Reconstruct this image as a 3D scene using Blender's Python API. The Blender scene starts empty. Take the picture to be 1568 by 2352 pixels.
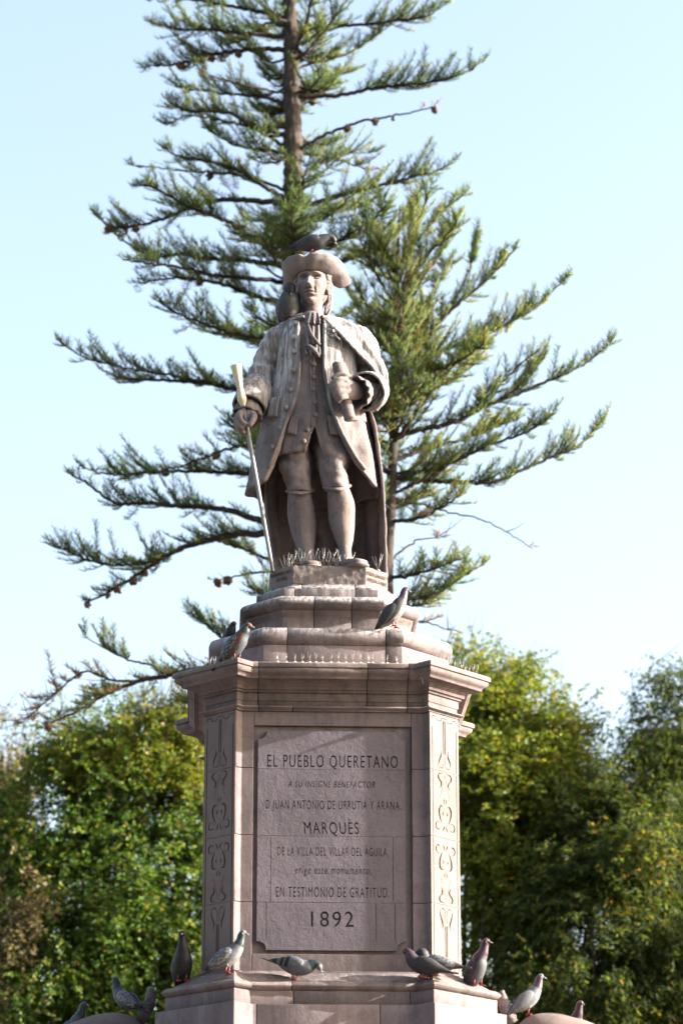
import bpy, bmesh, math, random
import numpy as np
from mathutils import Vector, Matrix, noise

random.seed(11)
RNG = np.random.default_rng(5)
R = math.radians
scene = bpy.context.scene
COL = scene.collection

# ------------------------------------------------------------------ camera
F, PITCH = 6900.0, R(18.3)            # focal length in units of 1/1568 picture width
CAM = np.array([0.071, -20.5, 1.6])
_fw = np.array([0, math.cos(PITCH), math.sin(PITCH)])
_up = np.array([0, -math.sin(PITCH), math.cos(PITCH)])
cam = bpy.data.cameras.new('camera')
cam.sensor_fit = 'HORIZONTAL'
cam.sensor_width = 24.0
cam.lens = 24.0 * F / 1568.0
cam.clip_start, cam.clip_end = 0.5, 3000
cam_o = bpy.data.objects.new('camera', cam)
COL.objects.link(cam_o)
cam_o.location = CAM
cam_o.rotation_euler = (math.pi / 2 + PITCH, 0, 0)
scene.camera = cam_o
cam.dof.use_dof = True
cam.dof.focus_distance = 22.0
cam.dof.aperture_fstop = 1.9
cam.dof.aperture_blades = 0


def at(px, py, Y):
    """point of the photograph (1568 wide) at depth Y"""
    d = np.array([(px - 784) / F, 0, 0]) + _up * ((1176 - py) / F) + _fw
    return CAM + d * ((Y - CAM[1]) / d[1])


def proj(p):
    v = np.asarray(p) - CAM
    w = v @ _fw
    return 784 + F * v[0] / w, 1176 - F * (v @ _up) / w


# ------------------------------------------------------------------ world and sun
SUN_EL = R(20.0)
SUN_AZ = R(-2.5)                       # angle from +x, negative = towards the camera
sun_dir = Vector((math.cos(SUN_EL) * math.cos(SUN_AZ), math.cos(SUN_EL) * math.sin(SUN_AZ), math.sin(SUN_EL)))
world = bpy.data.worlds.new('World')
scene.world = world
world.use_nodes = True
wn = world.node_tree
bg = wn.nodes['Background']
sky = wn.nodes.new('ShaderNodeTexSky')
sky.sky_type = 'NISHITA'
sky.sun_disc = False
sky.sun_elevation = SUN_EL
sky.sun_rotation = math.pi / 2 - SUN_AZ
sky.altitude = 0
sky.air_density = 1.0
sky.dust_density = 5.0
sky.ozone_density = 0.0
wn.links.new(sky.outputs[0], bg.inputs[0])
bg.inputs[1].default_value = 0.106
sl = bpy.data.lights.new('sun', 'SUN')
sl.energy = 4.0
sl.angle = R(0.53)
sl.color = (1.0, 0.945, 0.875)
so = bpy.data.objects.new('sun', sl)
COL.objects.link(so)
so.rotation_euler = sun_dir.to_track_quat('Z', 'Y').to_euler()
so.location = (20, -3, 20)
scene.view_settings.view_transform = 'Standard'
scene.view_settings.look = 'None'
scene.view_settings.gamma = 1.0
scene.view_settings.use_curve_mapping = False
scene.view_settings.exposure = 2.38
scene.render.engine = 'CYCLES'
scene.cycles.use_denoising = True
scene.cycles.max_bounces = 6
scene.cycles.transparent_max_bounces = 4
scene.cycles.caustics_reflective = False
scene.cycles.caustics_refractive = False


# ------------------------------------------------------------------ helpers
def tag(o, label=None, cat=None, group=None, kind=None):
    if label: o['label'] = label
    if cat: o['category'] = cat
    if group: o['group'] = group
    if kind: o['kind'] = kind
    return o


def empty(name, loc=(0, 0, 0), rz=0.0, label=None, cat=None, group=None):
    o = bpy.data.objects.new(name, None)
    o.empty_display_size = 0.1
    COL.objects.link(o)
    o.location = loc
    o.rotation_euler = (0, 0, rz)
    o['base'] = tuple(float(c) for c in loc)
    return tag(o, label, cat, group)


def base_of(o):
    b = np.zeros(3)
    while o is not None:
        b += np.array(o.location)
        o = o.parent
    return b


def link(name, me, mat=None, parent=None, smooth=True):
    o = bpy.data.objects.new(name, me)
    COL.objects.link(o)
    if mat is not None:
        for m in (mat if isinstance(mat, (list, tuple)) else [mat]):
            me.materials.append(m)
    if parent is not None:
        o.parent = parent
    if smooth and len(me.polygons):
        me.polygons.foreach_set('use_smooth', np.ones(len(me.polygons), dtype=bool))
    return o


def fast_mesh(name, V, T):
    """triangles from numpy"""
    me = bpy.data.meshes.new(name)
    V = np.ascontiguousarray(V, dtype=np.float32)
    T = np.ascontiguousarray(T, dtype=np.int32)
    me.vertices.add(len(V)); me.vertices.foreach_set('co', V.ravel())
    me.loops.add(T.size); me.loops.foreach_set('vertex_index', T.ravel())
    me.polygons.add(len(T))
    me.polygons.foreach_set('loop_start', np.arange(0, T.size, 3, dtype=np.int32))
    me.update(calc_edges=True)
    return me


def cr(pts, n):
    """Catmull-Rom resampling by parameter"""
    P = np.asarray(pts, float)
    if len(P) == 2:
        t = np.linspace(0, 1, n)[:, None]
        return P[0] * (1 - t) + P[1] * t
    Q = np.vstack([2 * P[0] - P[1], P, 2 * P[-1] - P[-2]])
    out = []
    for s in np.linspace(0, len(P) - 1 - 1e-9, n):
        i = int(s); f = s - i
        a, b, c, d = Q[i], Q[i + 1], Q[i + 2], Q[i + 3]
        out.append(0.5 * (2 * b + (c - a) * f + (2 * a - 5 * b + 4 * c - d) * f * f + (3 * b - a - 3 * c + d) * f ** 3))
    return np.array(out)


class Tab:
    """smooth 1-D table"""
    def __init__(s, *kv):
        s.x = np.array([k for k, v in kv], float); s.y = np.array([v for k, v in kv], float)
        m = np.gradient(s.y, s.x)
        s.m = m

    def __call__(s, x):
        x = float(min(max(x, s.x[0]), s.x[-1]))
        i = int(np.clip(np.searchsorted(s.x, x) - 1, 0, len(s.x) - 2))
        h = s.x[i + 1] - s.x[i]; t = (x - s.x[i]) / h
        d = (s.y[i + 1] - s.y[i])
        m0, m1 = s.m[i] * h, s.m[i + 1] * h
        if d == 0: m0 = m1 = 0
        return (2 * t**3 - 3 * t**2 + 1) * s.y[i] + (t**3 - 2 * t**2 + t) * m0 + (-2 * t**3 + 3 * t**2) * s.y[i + 1] + (t**3 - t**2) * m1


class MB:
    def __init__(s):
        s.v = []; s.f = []; s.mi = []

    def add(s, V, Fs, mi=0):
        o = len(s.v)
        s.v.extend([tuple(map(float, p)) for p in V])
        for f in Fs:
            s.f.append(tuple(i + o for i in f)); s.mi.append(mi)
        return s

    def loft(s, rings, closed=True, caps=(True, True), mi=0):
        n = len(rings[0]); V = [p for r in rings for p in r]; Fs = []
        for i in range(len(rings) - 1):
            for j in range(n if closed else n - 1):
                k = (j + 1) % n
                Fs.append((i * n + j, i * n + k, (i + 1) * n + k, (i + 1) * n + j))
        if closed and caps[0]: Fs.append(tuple(range(n - 1, -1, -1)))
        if closed and caps[1]: Fs.append(tuple(range((len(rings) - 1) * n, len(rings) * n)))
        return s.add(V, Fs, mi)

    def tube(s, pts, rad, n=8, sub=0, caps=(True, True), flat=None, ref=(0, 0, 1), mi=0, wob=None):
        P = np.asarray(pts, float); r = np.atleast_1d(np.asarray(rad, float))
        if r.ndim == 1:
            r = np.stack([r, r], 1)
        if len(r) == 1: r = np.repeat(r, len(P), 0)
        if sub:
            PR = cr(np.hstack([P, r]), sub); P, r = PR[:, :3], np.maximum(PR[:, 3:], 1e-4)
        T = np.gradient(P, axis=0); T /= np.linalg.norm(T, axis=1)[:, None] + 1e-12
        u = np.cross(T[0], ref)
        if np.linalg.norm(u) < 1e-3: u = np.cross(T[0], (1, 0.3, 0))
        rings = []
        for i in range(len(P)):
            u = u - T[i] * (u @ T[i]); u /= np.linalg.norm(u) + 1e-12
            w = np.cross(T[i], u)
            a = np.linspace(0, 2 * math.pi, n, endpoint=False)
            k = np.ones(n) if wob is None else np.array([wob(i / (len(P) - 1), q) for q in a])
            rings.append(P[i] + (np.cos(a) * r[i, 0] * k)[:, None] * u + (np.sin(a) * r[i, 1] * k)[:, None] * w)
        return s.loft(rings, True, caps, mi)

    def box(s, c, h, rot=None, mi=0):
        V = np.array([(x, y, z) for x in (-1, 1) for y in (-1, 1) for z in (-1, 1)], float) * np.array(h)
        if rot is not None: V = V @ np.array(rot).T
        return s.add(V + np.array(c), [(0, 1, 3, 2), (4, 6, 7, 5), (0, 4, 5, 1), (2, 3, 7, 6), (0, 2, 6, 4), (1, 5, 7, 3)], mi)

    def ball(s, c, r, nu=12, nv=8, mi=0, M=None):
        V = []; r = np.ones(3) * np.array(r)
        for i in range(nv + 1):
            for j in range(nu):
                a, b = math.pi * i / nv, 2 * math.pi * j / nu
                V.append((math.sin(a) * math.cos(b), math.sin(a) * math.sin(b), math.cos(a)))
        V = np.array(V) * r
        if M is not None: V = V @ np.array(M).T
        Fs = [(i * nu + j, (i + 1) * nu + j, (i + 1) * nu + (j + 1) % nu, i * nu + (j + 1) % nu) for i in range(nv) for j in range(nu)]
        return s.add(V + np.array(c), Fs, mi)

    def mesh(s, name, off=None):
        me = bpy.data.meshes.new(name)
        V = np.array(s.v)
        if off is not None: V = V - np.asarray(off)
        me.from_pydata(V.tolist(), [], s.f)
        bm = bmesh.new(); bm.from_mesh(me)
        bmesh.ops.remove_doubles(bm, verts=bm.verts, dist=1e-6)
        bmesh.ops.recalc_face_normals(bm, faces=bm.faces)
        if any(s.mi) and len(bm.faces) == len(s.mi):
            bm.faces.ensure_lookup_table()
            for f, m in zip(bm.faces, s.mi): f.material_index = m
        bm.to_mesh(me); bm.free()
        return me

    def build(s, name, mat, parent=None, smooth=True, world=True, solid=None, sub=0, remesh=None, sm=0, disp=None, bevel=None):
        off = base_of(parent) if (parent is not None and world) else None
        me = s.mesh(name, off)
        o = link(name, me, mat, parent, smooth)
        if solid or sub or remesh or sm or bevel:
            if remesh:
                m = o.modifiers.new('r', 'REMESH'); m.mode = 'VOXEL'; m.voxel_size = remesh; m.use_smooth_shade = True
            if sm:
                m = o.modifiers.new('s', 'SMOOTH'); m.factor = 0.6; m.iterations = sm
            if solid:
                m = o.modifiers.new('t', 'SOLIDIFY'); m.thickness = abs(solid); m.offset = -1 if solid > 0 else 1
            if sub:
                m = o.modifiers.new('u', 'SUBSURF'); m.levels = m.render_levels = sub
            if bevel:
                m = o.modifiers.new('b', 'BEVEL'); m.width = bevel; m.segments = 2; m.limit_method = 'ANGLE'; m.angle_limit = R(40)
            dg = bpy.context.evaluated_depsgraph_get()
            me2 = bpy.data.meshes.new_from_object(o.evaluated_get(dg))
            o.modifiers.clear(); o.data = me2
            if smooth: me2.polygons.foreach_set('use_smooth', np.ones(len(me2.polygons), dtype=bool))
        if disp:
            k, amp = disp
            me = o.data
            if not len(me.vertices): return o
            nn = np.zeros(len(me.vertices) * 3); me.vertices.foreach_get('normal', nn)
            cc = np.zeros_like(nn); me.vertices.foreach_get('co', cc)
            nn = nn.reshape(-1, 3); cc = cc.reshape(-1, 3)
            for i in range(len(cc)):
                cc[i] += nn[i] * amp * (noise.fractal(Vector(cc[i] * k), 1.0, 2.0, 4))
            me.vertices.foreach_set('co', cc.ravel()); me.update()
        return o


def by_angle(o, deg=35):
    o.data.set_sharp_from_angle(angle=R(deg))
    return o


# ------------------------------------------------------------------ materials
def new_mat(name):
    m = bpy.data.materials.new(name); m.use_nodes = True
    return m, m.node_tree, m.node_tree.nodes['Principled BSDF']


def nd(nt, typ, **kw):
    n = nt.nodes.new(typ)
    for k, v in kw.items(): setattr(n, k, v)
    return n


def ramp(nt, src, stops):
    r = nd(nt, 'ShaderNodeValToRGB'); e = r.color_ramp.elements
    while len(e) < len(stops): e.new(0.5)
    for q, (p, c) in zip(e, stops):
        q.position = p; q.color = (*c, 1) if not np.isscalar(c) else (c, c, c, 1)
    nt.links.new(src, r.inputs[0])
    return r.outputs[0]


def mix(nt, fac, a, b, mode='MIX'):
    m = nd(nt, 'ShaderNodeMix', data_type='RGBA', blend_type=mode)
    for sock, v in ((m.inputs[0], fac), (m.inputs[6], a), (m.inputs[7], b)):
        if hasattr(v, 'default_value') or hasattr(v, 'links'): nt.links.new(v, sock)
        elif np.isscalar(v): sock.default_value = v if sock.type == 'VALUE' else (v, v, v, 1)
        else: sock.default_value = (*v, 1)
    return m.outputs[2]


def mth(nt, op, a, b=0.0):
    m = nd(nt, 'ShaderNodeMath', operation=op)
    for sock, v in ((m.inputs[0], a), (m.inputs[1], b)):
        if np.isscalar(v): sock.default_value = v
        else: nt.links.new(v, sock)
    return m.outputs[0]


def nz(nt, vec, scale, detail=5, rough=0.55, sc=None, off=None):
    if sc is not None:
        mp = nd(nt, 'ShaderNodeMapping'); mp.inputs['Scale'].default_value = sc
        if off: mp.inputs['Location'].default_value = off
        nt.links.new(vec, mp.inputs[0]); vec = mp.outputs[0]
    n = nd(nt, 'ShaderNodeTexNoise'); n.inputs['Scale'].default_value = scale
    n.inputs['Detail'].default_value = detail; n.inputs['Roughness'].default_value = rough
    nt.links.new(vec, n.inputs['Vector'])
    return n.outputs[0]


def stone(name, base, dark, guano=0.5, streak=(30, 30, 2.5), up=(-0.2, 0.7), bump=0.35, pit=0.5, vary=0.12, zfade=None, grime=0.5, th=(0.50, 0.64), ar=(0.36, 0.62)):
    m, nt, p = new_mat(name)
    g = nd(nt, 'ShaderNodeNewGeometry')
    pos = g.outputs['Position']
    col = mix(nt, ramp(nt, nz(nt, pos, 2.6, 6, 0.65), [(0.35, 0.0), (0.68, 1.0)]), base, dark)
    col = mix(nt, mth(nt, 'MULTIPLY', ramp(nt, nz(nt, pos, 9, 5, 0.7), [(0.52, 0.0), (0.75, 1.0)]), grime), col, tuple(c * 0.42 for c in dark))
    col = mix(nt, ramp(nt, nz(nt, pos, 90, 3), [(0.35, 0.25), (0.65, 0.0)]), col, tuple(c * 0.6 for c in dark))
    col = mix(nt, mth(nt, 'MULTIPLY', ramp(nt, nz(nt, pos, 1.0, 6, 0.7, (11, 11, 1.6), (3, 5, 2)), [(0.5, 0.0), (0.68, 1.0)]), 0.75 * grime), col, tuple(c * 0.5 for c in dark))
    col = mix(nt, mth(nt, 'MULTIPLY', ramp(nt, nz(nt, pos, 5.0, 5, 0.6, (1, 1, 1), (1, 8, 4)), [(0.55, 0.0), (0.72, 1.0)]), 0.5 * grime), col, tuple(c * 1.35 for c in base))
    oi = nd(nt, 'ShaderNodeObjectInfo')
    br = nd(nt, 'ShaderNodeMapRange'); br.inputs[3].default_value = 1 - vary; br.inputs[4].default_value = 1 + vary
    nt.links.new(oi.outputs['Random'], br.inputs[0])
    cm = nd(nt, 'ShaderNodeCombineColor')
    for i in range(3): nt.links.new(br.outputs[0], cm.inputs[i])
    col = mix(nt, 1.0, col, cm.outputs[0], 'MULTIPLY')
    if guano > 0:
        sp = nd(nt, 'ShaderNodeSeparateXYZ'); nt.links.new(g.outputs['Normal'], sp.inputs[0])
        mr = nd(nt, 'ShaderNodeMapRange'); nt.links.new(sp.outputs[2], mr.inputs[0])
        mr.inputs[1].default_value, mr.inputs[2].default_value = up
        st = ramp(nt, nz(nt, pos, 1.0, 5, 0.65, streak), [(th[0], 0.0), (th[1], 1.0)])
        spl = ramp(nt, nz(nt, pos, 38, 4, 0.7), [(0.6, 0.0), (0.68, 1.0)])
        area = ramp(nt, nz(nt, pos, 3.3, 3, 0.5, (1, 1, 1), (7, 3, 1)), [(ar[0], 0.15), (ar[1], 1.0)])
        k = mth(nt, 'MULTIPLY', mth(nt, 'MAXIMUM', st, mth(nt, 'MULTIPLY', spl, 0.7)), mth(nt, 'MULTIPLY', area, mr.outputs[0]))
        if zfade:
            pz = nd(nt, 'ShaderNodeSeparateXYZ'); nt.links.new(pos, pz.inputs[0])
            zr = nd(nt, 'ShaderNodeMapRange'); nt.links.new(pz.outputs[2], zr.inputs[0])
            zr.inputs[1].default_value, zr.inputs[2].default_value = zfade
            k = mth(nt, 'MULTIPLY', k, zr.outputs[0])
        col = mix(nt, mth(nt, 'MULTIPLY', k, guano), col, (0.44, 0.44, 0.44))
    nt.links.new(col, p.inputs['Base Color'])
    p.inputs['Roughness'].default_value = 0.88
    p.inputs['Specular IOR Level'].default_value = 0.25
    hgt = mth(nt, 'ADD', mth(nt, 'MULTIPLY', nz(nt, pos, 16, 6, 0.7), 1.0), mth(nt, 'MULTIPLY', nz(nt, pos, 85, 3, 0.6), pit * 0.6))
    b = nd(nt, 'ShaderNodeBump'); b.inputs['Strength'].default_value = bump; b.inputs['Distance'].default_value = 0.012
    nt.links.new(hgt, b.inputs['Height']); nt.links.new(b.outputs[0], p.inputs['Normal'])
    return m


def plain(name, col, rough=0.7, metal=0.0, spec=0.3, var=0.15, scale=30):
    m, nt, p = new_mat(name)
    g = nd(nt, 'ShaderNodeNewGeometry')
    c = mix(nt, nz(nt, g.outputs['Position'], scale, 4), tuple(x * (1 - var) for x in col), tuple(min(1, x * (1 + var)) for x in col))
    nt.links.new(c, p.inputs['Base Color'])
    p.inputs['Roughness'].default_value = rough; p.inputs['Metallic'].default_value = metal
    p.inputs['Specular IOR Level'].default_value = spec
    return m


def foliage(name, stops, trans=0.45, rough=0.55, twig=None):
    """leaf colour picked by the per-leaf attribute 'tint'"""
    m = bpy.data.materials.new(name); m.use_nodes = True
    nt = m.node_tree; nt.nodes.clear()
    out = nd(nt, 'ShaderNodeOutputMaterial')
    a = nd(nt, 'ShaderNodeAttribute', attribute_name='tint')
    col = ramp(nt, a.outputs['Fac'], stops)
    d = nd(nt, 'ShaderNodeBsdfPrincipled'); d.inputs['Roughness'].default_value = rough
    d.inputs['Specular IOR Level'].default_value = 0.3
    t = nd(nt, 'ShaderNodeBsdfTranslucent')
    nt.links.new(col, d.inputs['Base Color'])
    tc = mix(nt, 1.0, col, (1.35, 1.25, 0.55), 'MULTIPLY')
    nt.links.new(tc, t.inputs['Color'])
    mx = nd(nt, 'ShaderNodeMixShader'); mx.inputs[0].default_value = trans
    nt.links.new(d.outputs[0], mx.inputs[1]); nt.links.new(t.outputs[0], mx.inputs[2])
    nt.links.new(mx.outputs[0], out.inputs[0])
    return m


PINK, PINKD = (0.210, 0.172, 0.177), (0.145, 0.118, 0.125)
M = {
    'statue': stone('carved_stone', (0.214, 0.180, 0.177), (0.161, 0.133, 0.133), guano=0.25, up=(0.0, 0.8), bump=0.55, vary=0.03, grime=0.8),
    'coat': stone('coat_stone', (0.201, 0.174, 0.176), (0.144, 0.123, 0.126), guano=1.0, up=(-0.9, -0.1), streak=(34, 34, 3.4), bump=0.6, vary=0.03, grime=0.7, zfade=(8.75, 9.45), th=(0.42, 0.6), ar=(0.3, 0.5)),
    'hat': stone('hat_stone', (0.220, 0.201, 0.203), (0.172, 0.150, 0.153), guano=0.35, up=(-0.5, 0.7), bump=0.35, vary=0.02, grime=0.4),
    'cravat': stone('cravat_stone', (0.160, 0.139, 0.144), (0.090, 0.081, 0.085), guano=0.2, bump=0.3, vary=0.03, grime=0.8),
    'ped': stone('pink_stone', PINK, PINKD, guano=0.28, up=(-0.5, 0.9), bump=0.32, grime=0.55),
    'tab': stone('tablet_stone', (0.173, 0.152, 0.184), (0.132, 0.116, 0.139), guano=0.12, up=(-0.6, 0.9), streak=(40, 40, 8), bump=0.5, vary=0.05, grime=0.3),
    'plate': stone('plate_stone', (0.207, 0.167, 0.156), (0.177, 0.139, 0.130), guano=0.0, bump=0.14, vary=0.04, grime=0.35),
    'torus': stone('moulding_stone', PINK, (0.107, 0.090, 0.094), guano=0.85, up=(-0.35, 0.8), streak=(38, 38, 4.0), bump=0.4, grime=0.8, th=(0.43, 0.58), ar=(0.25, 0.5)),
    'corn': stone('cornice_stone', (0.214, 0.175, 0.171), (0.131, 0.105, 0.104), guano=0.4, up=(-0.2, 0.7), bump=0.35, grime=0.75),
    'plinth': stone('plinth_stone', (0.215, 0.185, 0.178), (0.14, 0.12, 0.118), guano=0.0, bump=0.5, grime=0.5),
    'core': plain('mortar', (0.12, 0.095, 0.085), 0.95),
    'letter_floor': plain('dark_letter_floor', (0.034, 0.031, 0.033), 0.8),  # even dark tone of the floor behind the engraved letters
    'cut': plain('cut_stone', (0.12, 0.082, 0.068), 0.9),  # under the scroll cuts this brown holds dirt plus the carving's shade
    'knob': plain('cream_horn', (0.55, 0.47, 0.34), 0.45, spec=0.4, var=0.12, scale=25),
    'steel': plain('cane_metal', (0.2, 0.205, 0.21), 0.55, metal=0.2, var=0.15),
    'wire': plain('spike_wire', (0.3, 0.29, 0.28), 0.4, metal=0.5),
    'glue': plain('spike_glue', (0.55, 0.47, 0.33), 0.6),
    'bark': plain('conifer_bark', (0.05, 0.04, 0.034), 0.95, var=0.75, scale=14),
    'twig': plain('twig_bark', (0.038, 0.03, 0.025), 0.95, var=0.4),
    'bark2': plain('grey_bark', (0.07, 0.058, 0.05), 0.95, var=0.4, scale=6),
    'cone': plain('cone_scale', (0.09, 0.06, 0.045), 0.95),
    'needle': foliage('conifer_needles', [(0.0, (0.030, 0.061, 0.022)), (0.4, (0.078, 0.142, 0.043)), (0.75, (0.188, 0.254, 0.062)), (0.95, (0.330, 0.334, 0.075)), (1.0, (0.300, 0.189, 0.094))], 0.38),
    'leaf_a': foliage('bright_leaves', [(0.0, (0.03, 0.06, 0.012)), (0.5, (0.09, 0.14, 0.02)), (0.88, (0.19, 0.215, 0.028)), (1.0, (0.24, 0.17, 0.035))], 0.5),
    'leaf_b': foliage('mid_green_leaves', [(0.0, (0.024, 0.054, 0.013)), (0.55, (0.060, 0.126, 0.020)), (0.9, (0.156, 0.216, 0.033)), (1.0, (0.240, 0.192, 0.055))], 0.45),
    'leaf_c': foliage('dark_drooping_leaves', [(0.0, (0.020, 0.036, 0.010)), (0.55, (0.045, 0.073, 0.017)), (0.88, (0.138, 0.169, 0.029)), (1.0, (0.237, 0.156, 0.036))], 0.5, 0.75),
    'leaf_d': foliage('dry_leaves', [(0.0, (0.07, 0.055, 0.03)), (0.6, (0.15, 0.13, 0.06)), (1.0, (0.24, 0.19, 0.1))], 0.4),
    'ground': plain('plaza_paving', (0.16, 0.135, 0.12), 0.9, var=0.2, scale=3),
}

# ------------------------------------------------------------------ ground
g = MB(); g.add([(-900, -900, 0), (900, -900, 0), (900, 900, 0), (-900, 900, 0)], [(0, 1, 2, 3)])
tag(g.build('ground', M['ground'], smooth=False), kind='structure')

# ------------------------------------------------------------------ pedestal
THETA = R(2.5)
S, A1, PR = 0.821, 0.611, 0.035
XC = 761


def zr(py, dist):
    return float(at(XC, py, -dist)[2])


def ux(px, py, dist):
    return float(at(px, py, -dist)[0])


def butt_poly():
    c = [(-A1, -S), (A1, -S)]
    q = [(A1, -S), (A1 + PR, -S - PR), (S + PR, -A1 - PR), (S, -A1)]
    P = []
    for k in range(4):
        a = k * math.pi / 2
        for x, y in q:
            P.append((x * math.cos(a) - y * math.sin(a), x * math.sin(a) + y * math.cos(a)))
    return np.array(P)        # counter-clockwise; edge 3->4 is the right side, edge 15->0 is the front


def oct_poly(a, b):
    q = [(a, -b), (b, -a)]
    P = []
    for k in range(4):
        w = k * math.pi / 2
        for x, y in q:
            P.append((x * math.cos(w) - y * math.sin(w), x * math.sin(w) + y * math.cos(w)))
    return np.array(P)        # edge 7->0 is the front, edge 0->1 the front right chamfer


def offs(poly, d):
    n = len(poly); out = []
    for i in range(n):
        a, b, c = poly[i - 1], poly[i], poly[(i + 1) % n]
        e1 = (b - a) / np.linalg.norm(b - a); e2 = (c - b) / np.linalg.norm(c - b)
        n1 = np.array([e1[1], -e1[0]]); n2 = np.array([e2[1], -e2[0]])
        m = n1 + n2
        out.append(b + m * d / (m @ n1) if abs(m @ n1) > 1e-6 else b + n1 * d)
    return np.array(out)


def sweep(poly, prof, s, e, din=-0.18, gap=0.0022):
    """block of a moulding between s=(edge,t) and e=(edge,t); prof = [(d,z)...] from bottom to top"""
    n = len(poly)
    prof = [(din, prof[0][1])] + list(prof) + [(din, prof[-1][1])]
    def cut(ed, t, sg):
        a, b = poly[ed % n], poly[(ed + 1) % n]
        L = np.linalg.norm(b - a); e_ = (b - a) / L
        p = a + (b - a) * t + e_ * gap * sg
        return p, np.array([e_[1], -e_[0]])
    secs = []
    p, nn = cut(*s, 1); secs.append([(*(p + nn * d), z) for d, z in prof])
    O = {}
    ed = s[0]
    while ed < e[0]:
        i = (ed + 1) % n
        secs.append([(*(offs(poly, d)[i]), z) for d, z in prof]); ed += 1
    p, nn = cut(*e, -1); secs.append([(*(p + nn * d), z) for d, z in prof])
    return MB().loft(secs, True, (True, True))


def moulding(name, poly, prof, cuts, mat, parent, din=-0.18, ang=30, disp=None):
    """cuts: list of (edge,t) around the polygon in order; one block between each pair"""
    for i in range(len(cuts)):
        s = cuts[i]; e = cuts[(i + 1) % len(cuts)]
        if i == len(cuts) - 1: e = (e[0] + len(poly), e[1])
        o = sweep(poly, prof, s, e, din).build(name, mat, parent, world=False, bevel=0.004)
        by_angle(o, ang)


ped = empty('monument_pedestal', (-0.024, 0, 0), THETA,
            'pink stone monument pedestal with carved inscription and moulded cornice under the statue', 'pedestal')
BP = butt_poly()

# front-edge cut parameter from an x position (front edge runs from -A1 to +A1 : edge 15)
def fr(x, a=A1): return (x + a) / (2 * a)
corner_cuts = [(15, fr(0.505)), (19, fr(-0.505)), (19, fr(0.505)), (23, fr(-0.505)), (23, fr(0.505)), (27, fr(-0.505)), (27, fr(0.505)), (31, fr(-0.505))]
front_cut = [(15, fr(-0.505)), (15, fr(0.23))]
ped_cuts = sorted(front_cut + corner_cuts)[:]
ped_cuts = [c for c in ped_cuts if c[0] < 31]

zb = {r: None for r in ()}
z_low = zr(2308, S + 0.215)
# lower block
moulding('base_block', BP, [(0.215, 3.9), (0.215, z_low)], [(15, fr(-0.5)), (15, fr(0.3)), (19, fr(-0.5)), (19, fr(0.4)), (23, 0.2), (23, 0.8), (27, 0.2), (27, 0.8)], M['ped'], ped)
z1 = zr(2277, S + 0.17)
moulding('base_band', BP, [(0.172, z_low + 0.003), (0.172, z1)], [(15, fr(-0.26)), (15, fr(0.5)), (19, fr(-0.45)), (19, fr(0.45)), (23, 0.5), (27, 0.5)], M['ped'], ped)
zt0, zt1 = z1 + 0.002, zr(2257, S + 0.15)
tor = [(0.165 + 0.026 * math.sin(math.pi * i / 6), zt0 + (zt1 - zt0) * i / 6) for i in range(7)]
zs1 = zr(2232, S + 0.03)
ogee = [(0.135, zt1 + 0.001), (0.13, zt1 + 0.012), (0.118, zt1 + 0.022), (0.095, zt1 + (zs1 - zt1) * 0.42), (0.07, zt1 + (zs1 - zt1) * 0.62), (0.052, zt1 + (zs1 - zt1) * 0.8), (0.05, zs1 - 0.014), (0.03, zs1 - 0.013), (0.03, zs1)]
moulding('base_moulding', BP, tor + ogee, [(15, fr(-0.27)), (15, fr(0.57)), (19, fr(-0.45)), (19, fr(0.45)), (23, 0.5), (27, 0.5)], M['corn'], ped)
# shaft core
zsh0, zsh1 = zs1, zr(1636, S)
core = MB()
core.loft([[(*p, z) for p in offs(BP, -0.055)] for z in (3.9, zr(1530, S + 0.1))])
core.build('core', M['core'], ped, smooth=False, world=False)
joint_rows = [2229, 2074, 1920, 1766, 1636]
ZJ = [zsh0] + [zr(r, S) for r in joint_rows[1:4]] + [zsh1]
RX = 0.531                                  # half width of the recessed field
zrec0, zrec1 = zr(2193, S), zr(1668, S)
for k in range(4):
    corner = BP[4 * k:4 * k + 4]
    rot = lambda x, y, a=k * math.pi / 2: (x * math.cos(a) - y * math.sin(a), x * math.sin(a) + y * math.cos(a))
    for c in range(4):
        z0, z1_ = ZJ[c] + 0.0015, ZJ[c + 1] - 0.0015
        # plan of an L-shaped corner block
        out = [rot(RX, -S), *[tuple(p) for p in corner], rot(S, -RX)]
        inn = [rot(S - 0.05, -RX), rot(S - 0.05, -S + 0.05 + 0.2), rot(S - 0.25, -S + 0.05), rot(RX, -S + 0.05)]
        pl = out + inn
        m = MB().loft([[(*p, z0) for p in pl], [(*p, z1_) for p in pl]])
        m.build('corner_block', M['ped'], ped, smooth=False, world=False, bevel=0.004)
    # field on each side: rails and sunk back
    def slab(x0, x1, z0, z1_, d0, d1, name, mat):
        pl = [rot(x0, -S + d0), rot(x1, -S + d0), rot(x1, -S + d1), rot(x0, -S + d1)]
        MB().loft([[(*p, z0) for p in pl], [(*p, z1_) for p in pl]]).build(name, mat, ped, smooth=False, world=False, bevel=0.003)
    e = 0.0015
    slab(-RX + e, RX - e, zrec1, zsh1 - e, 0.0, 0.06, 'top_rail', M['ped'])
    slab(-RX + e, RX - e, zsh0 + e, zrec0, 0.0, 0.06, 'bottom_rail', M['ped'])
    slab(-RX + e, RX - e, zrec0 + e, zrec1 - e, 0.022, 0.08, 'field_back', M['ped'])


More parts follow.
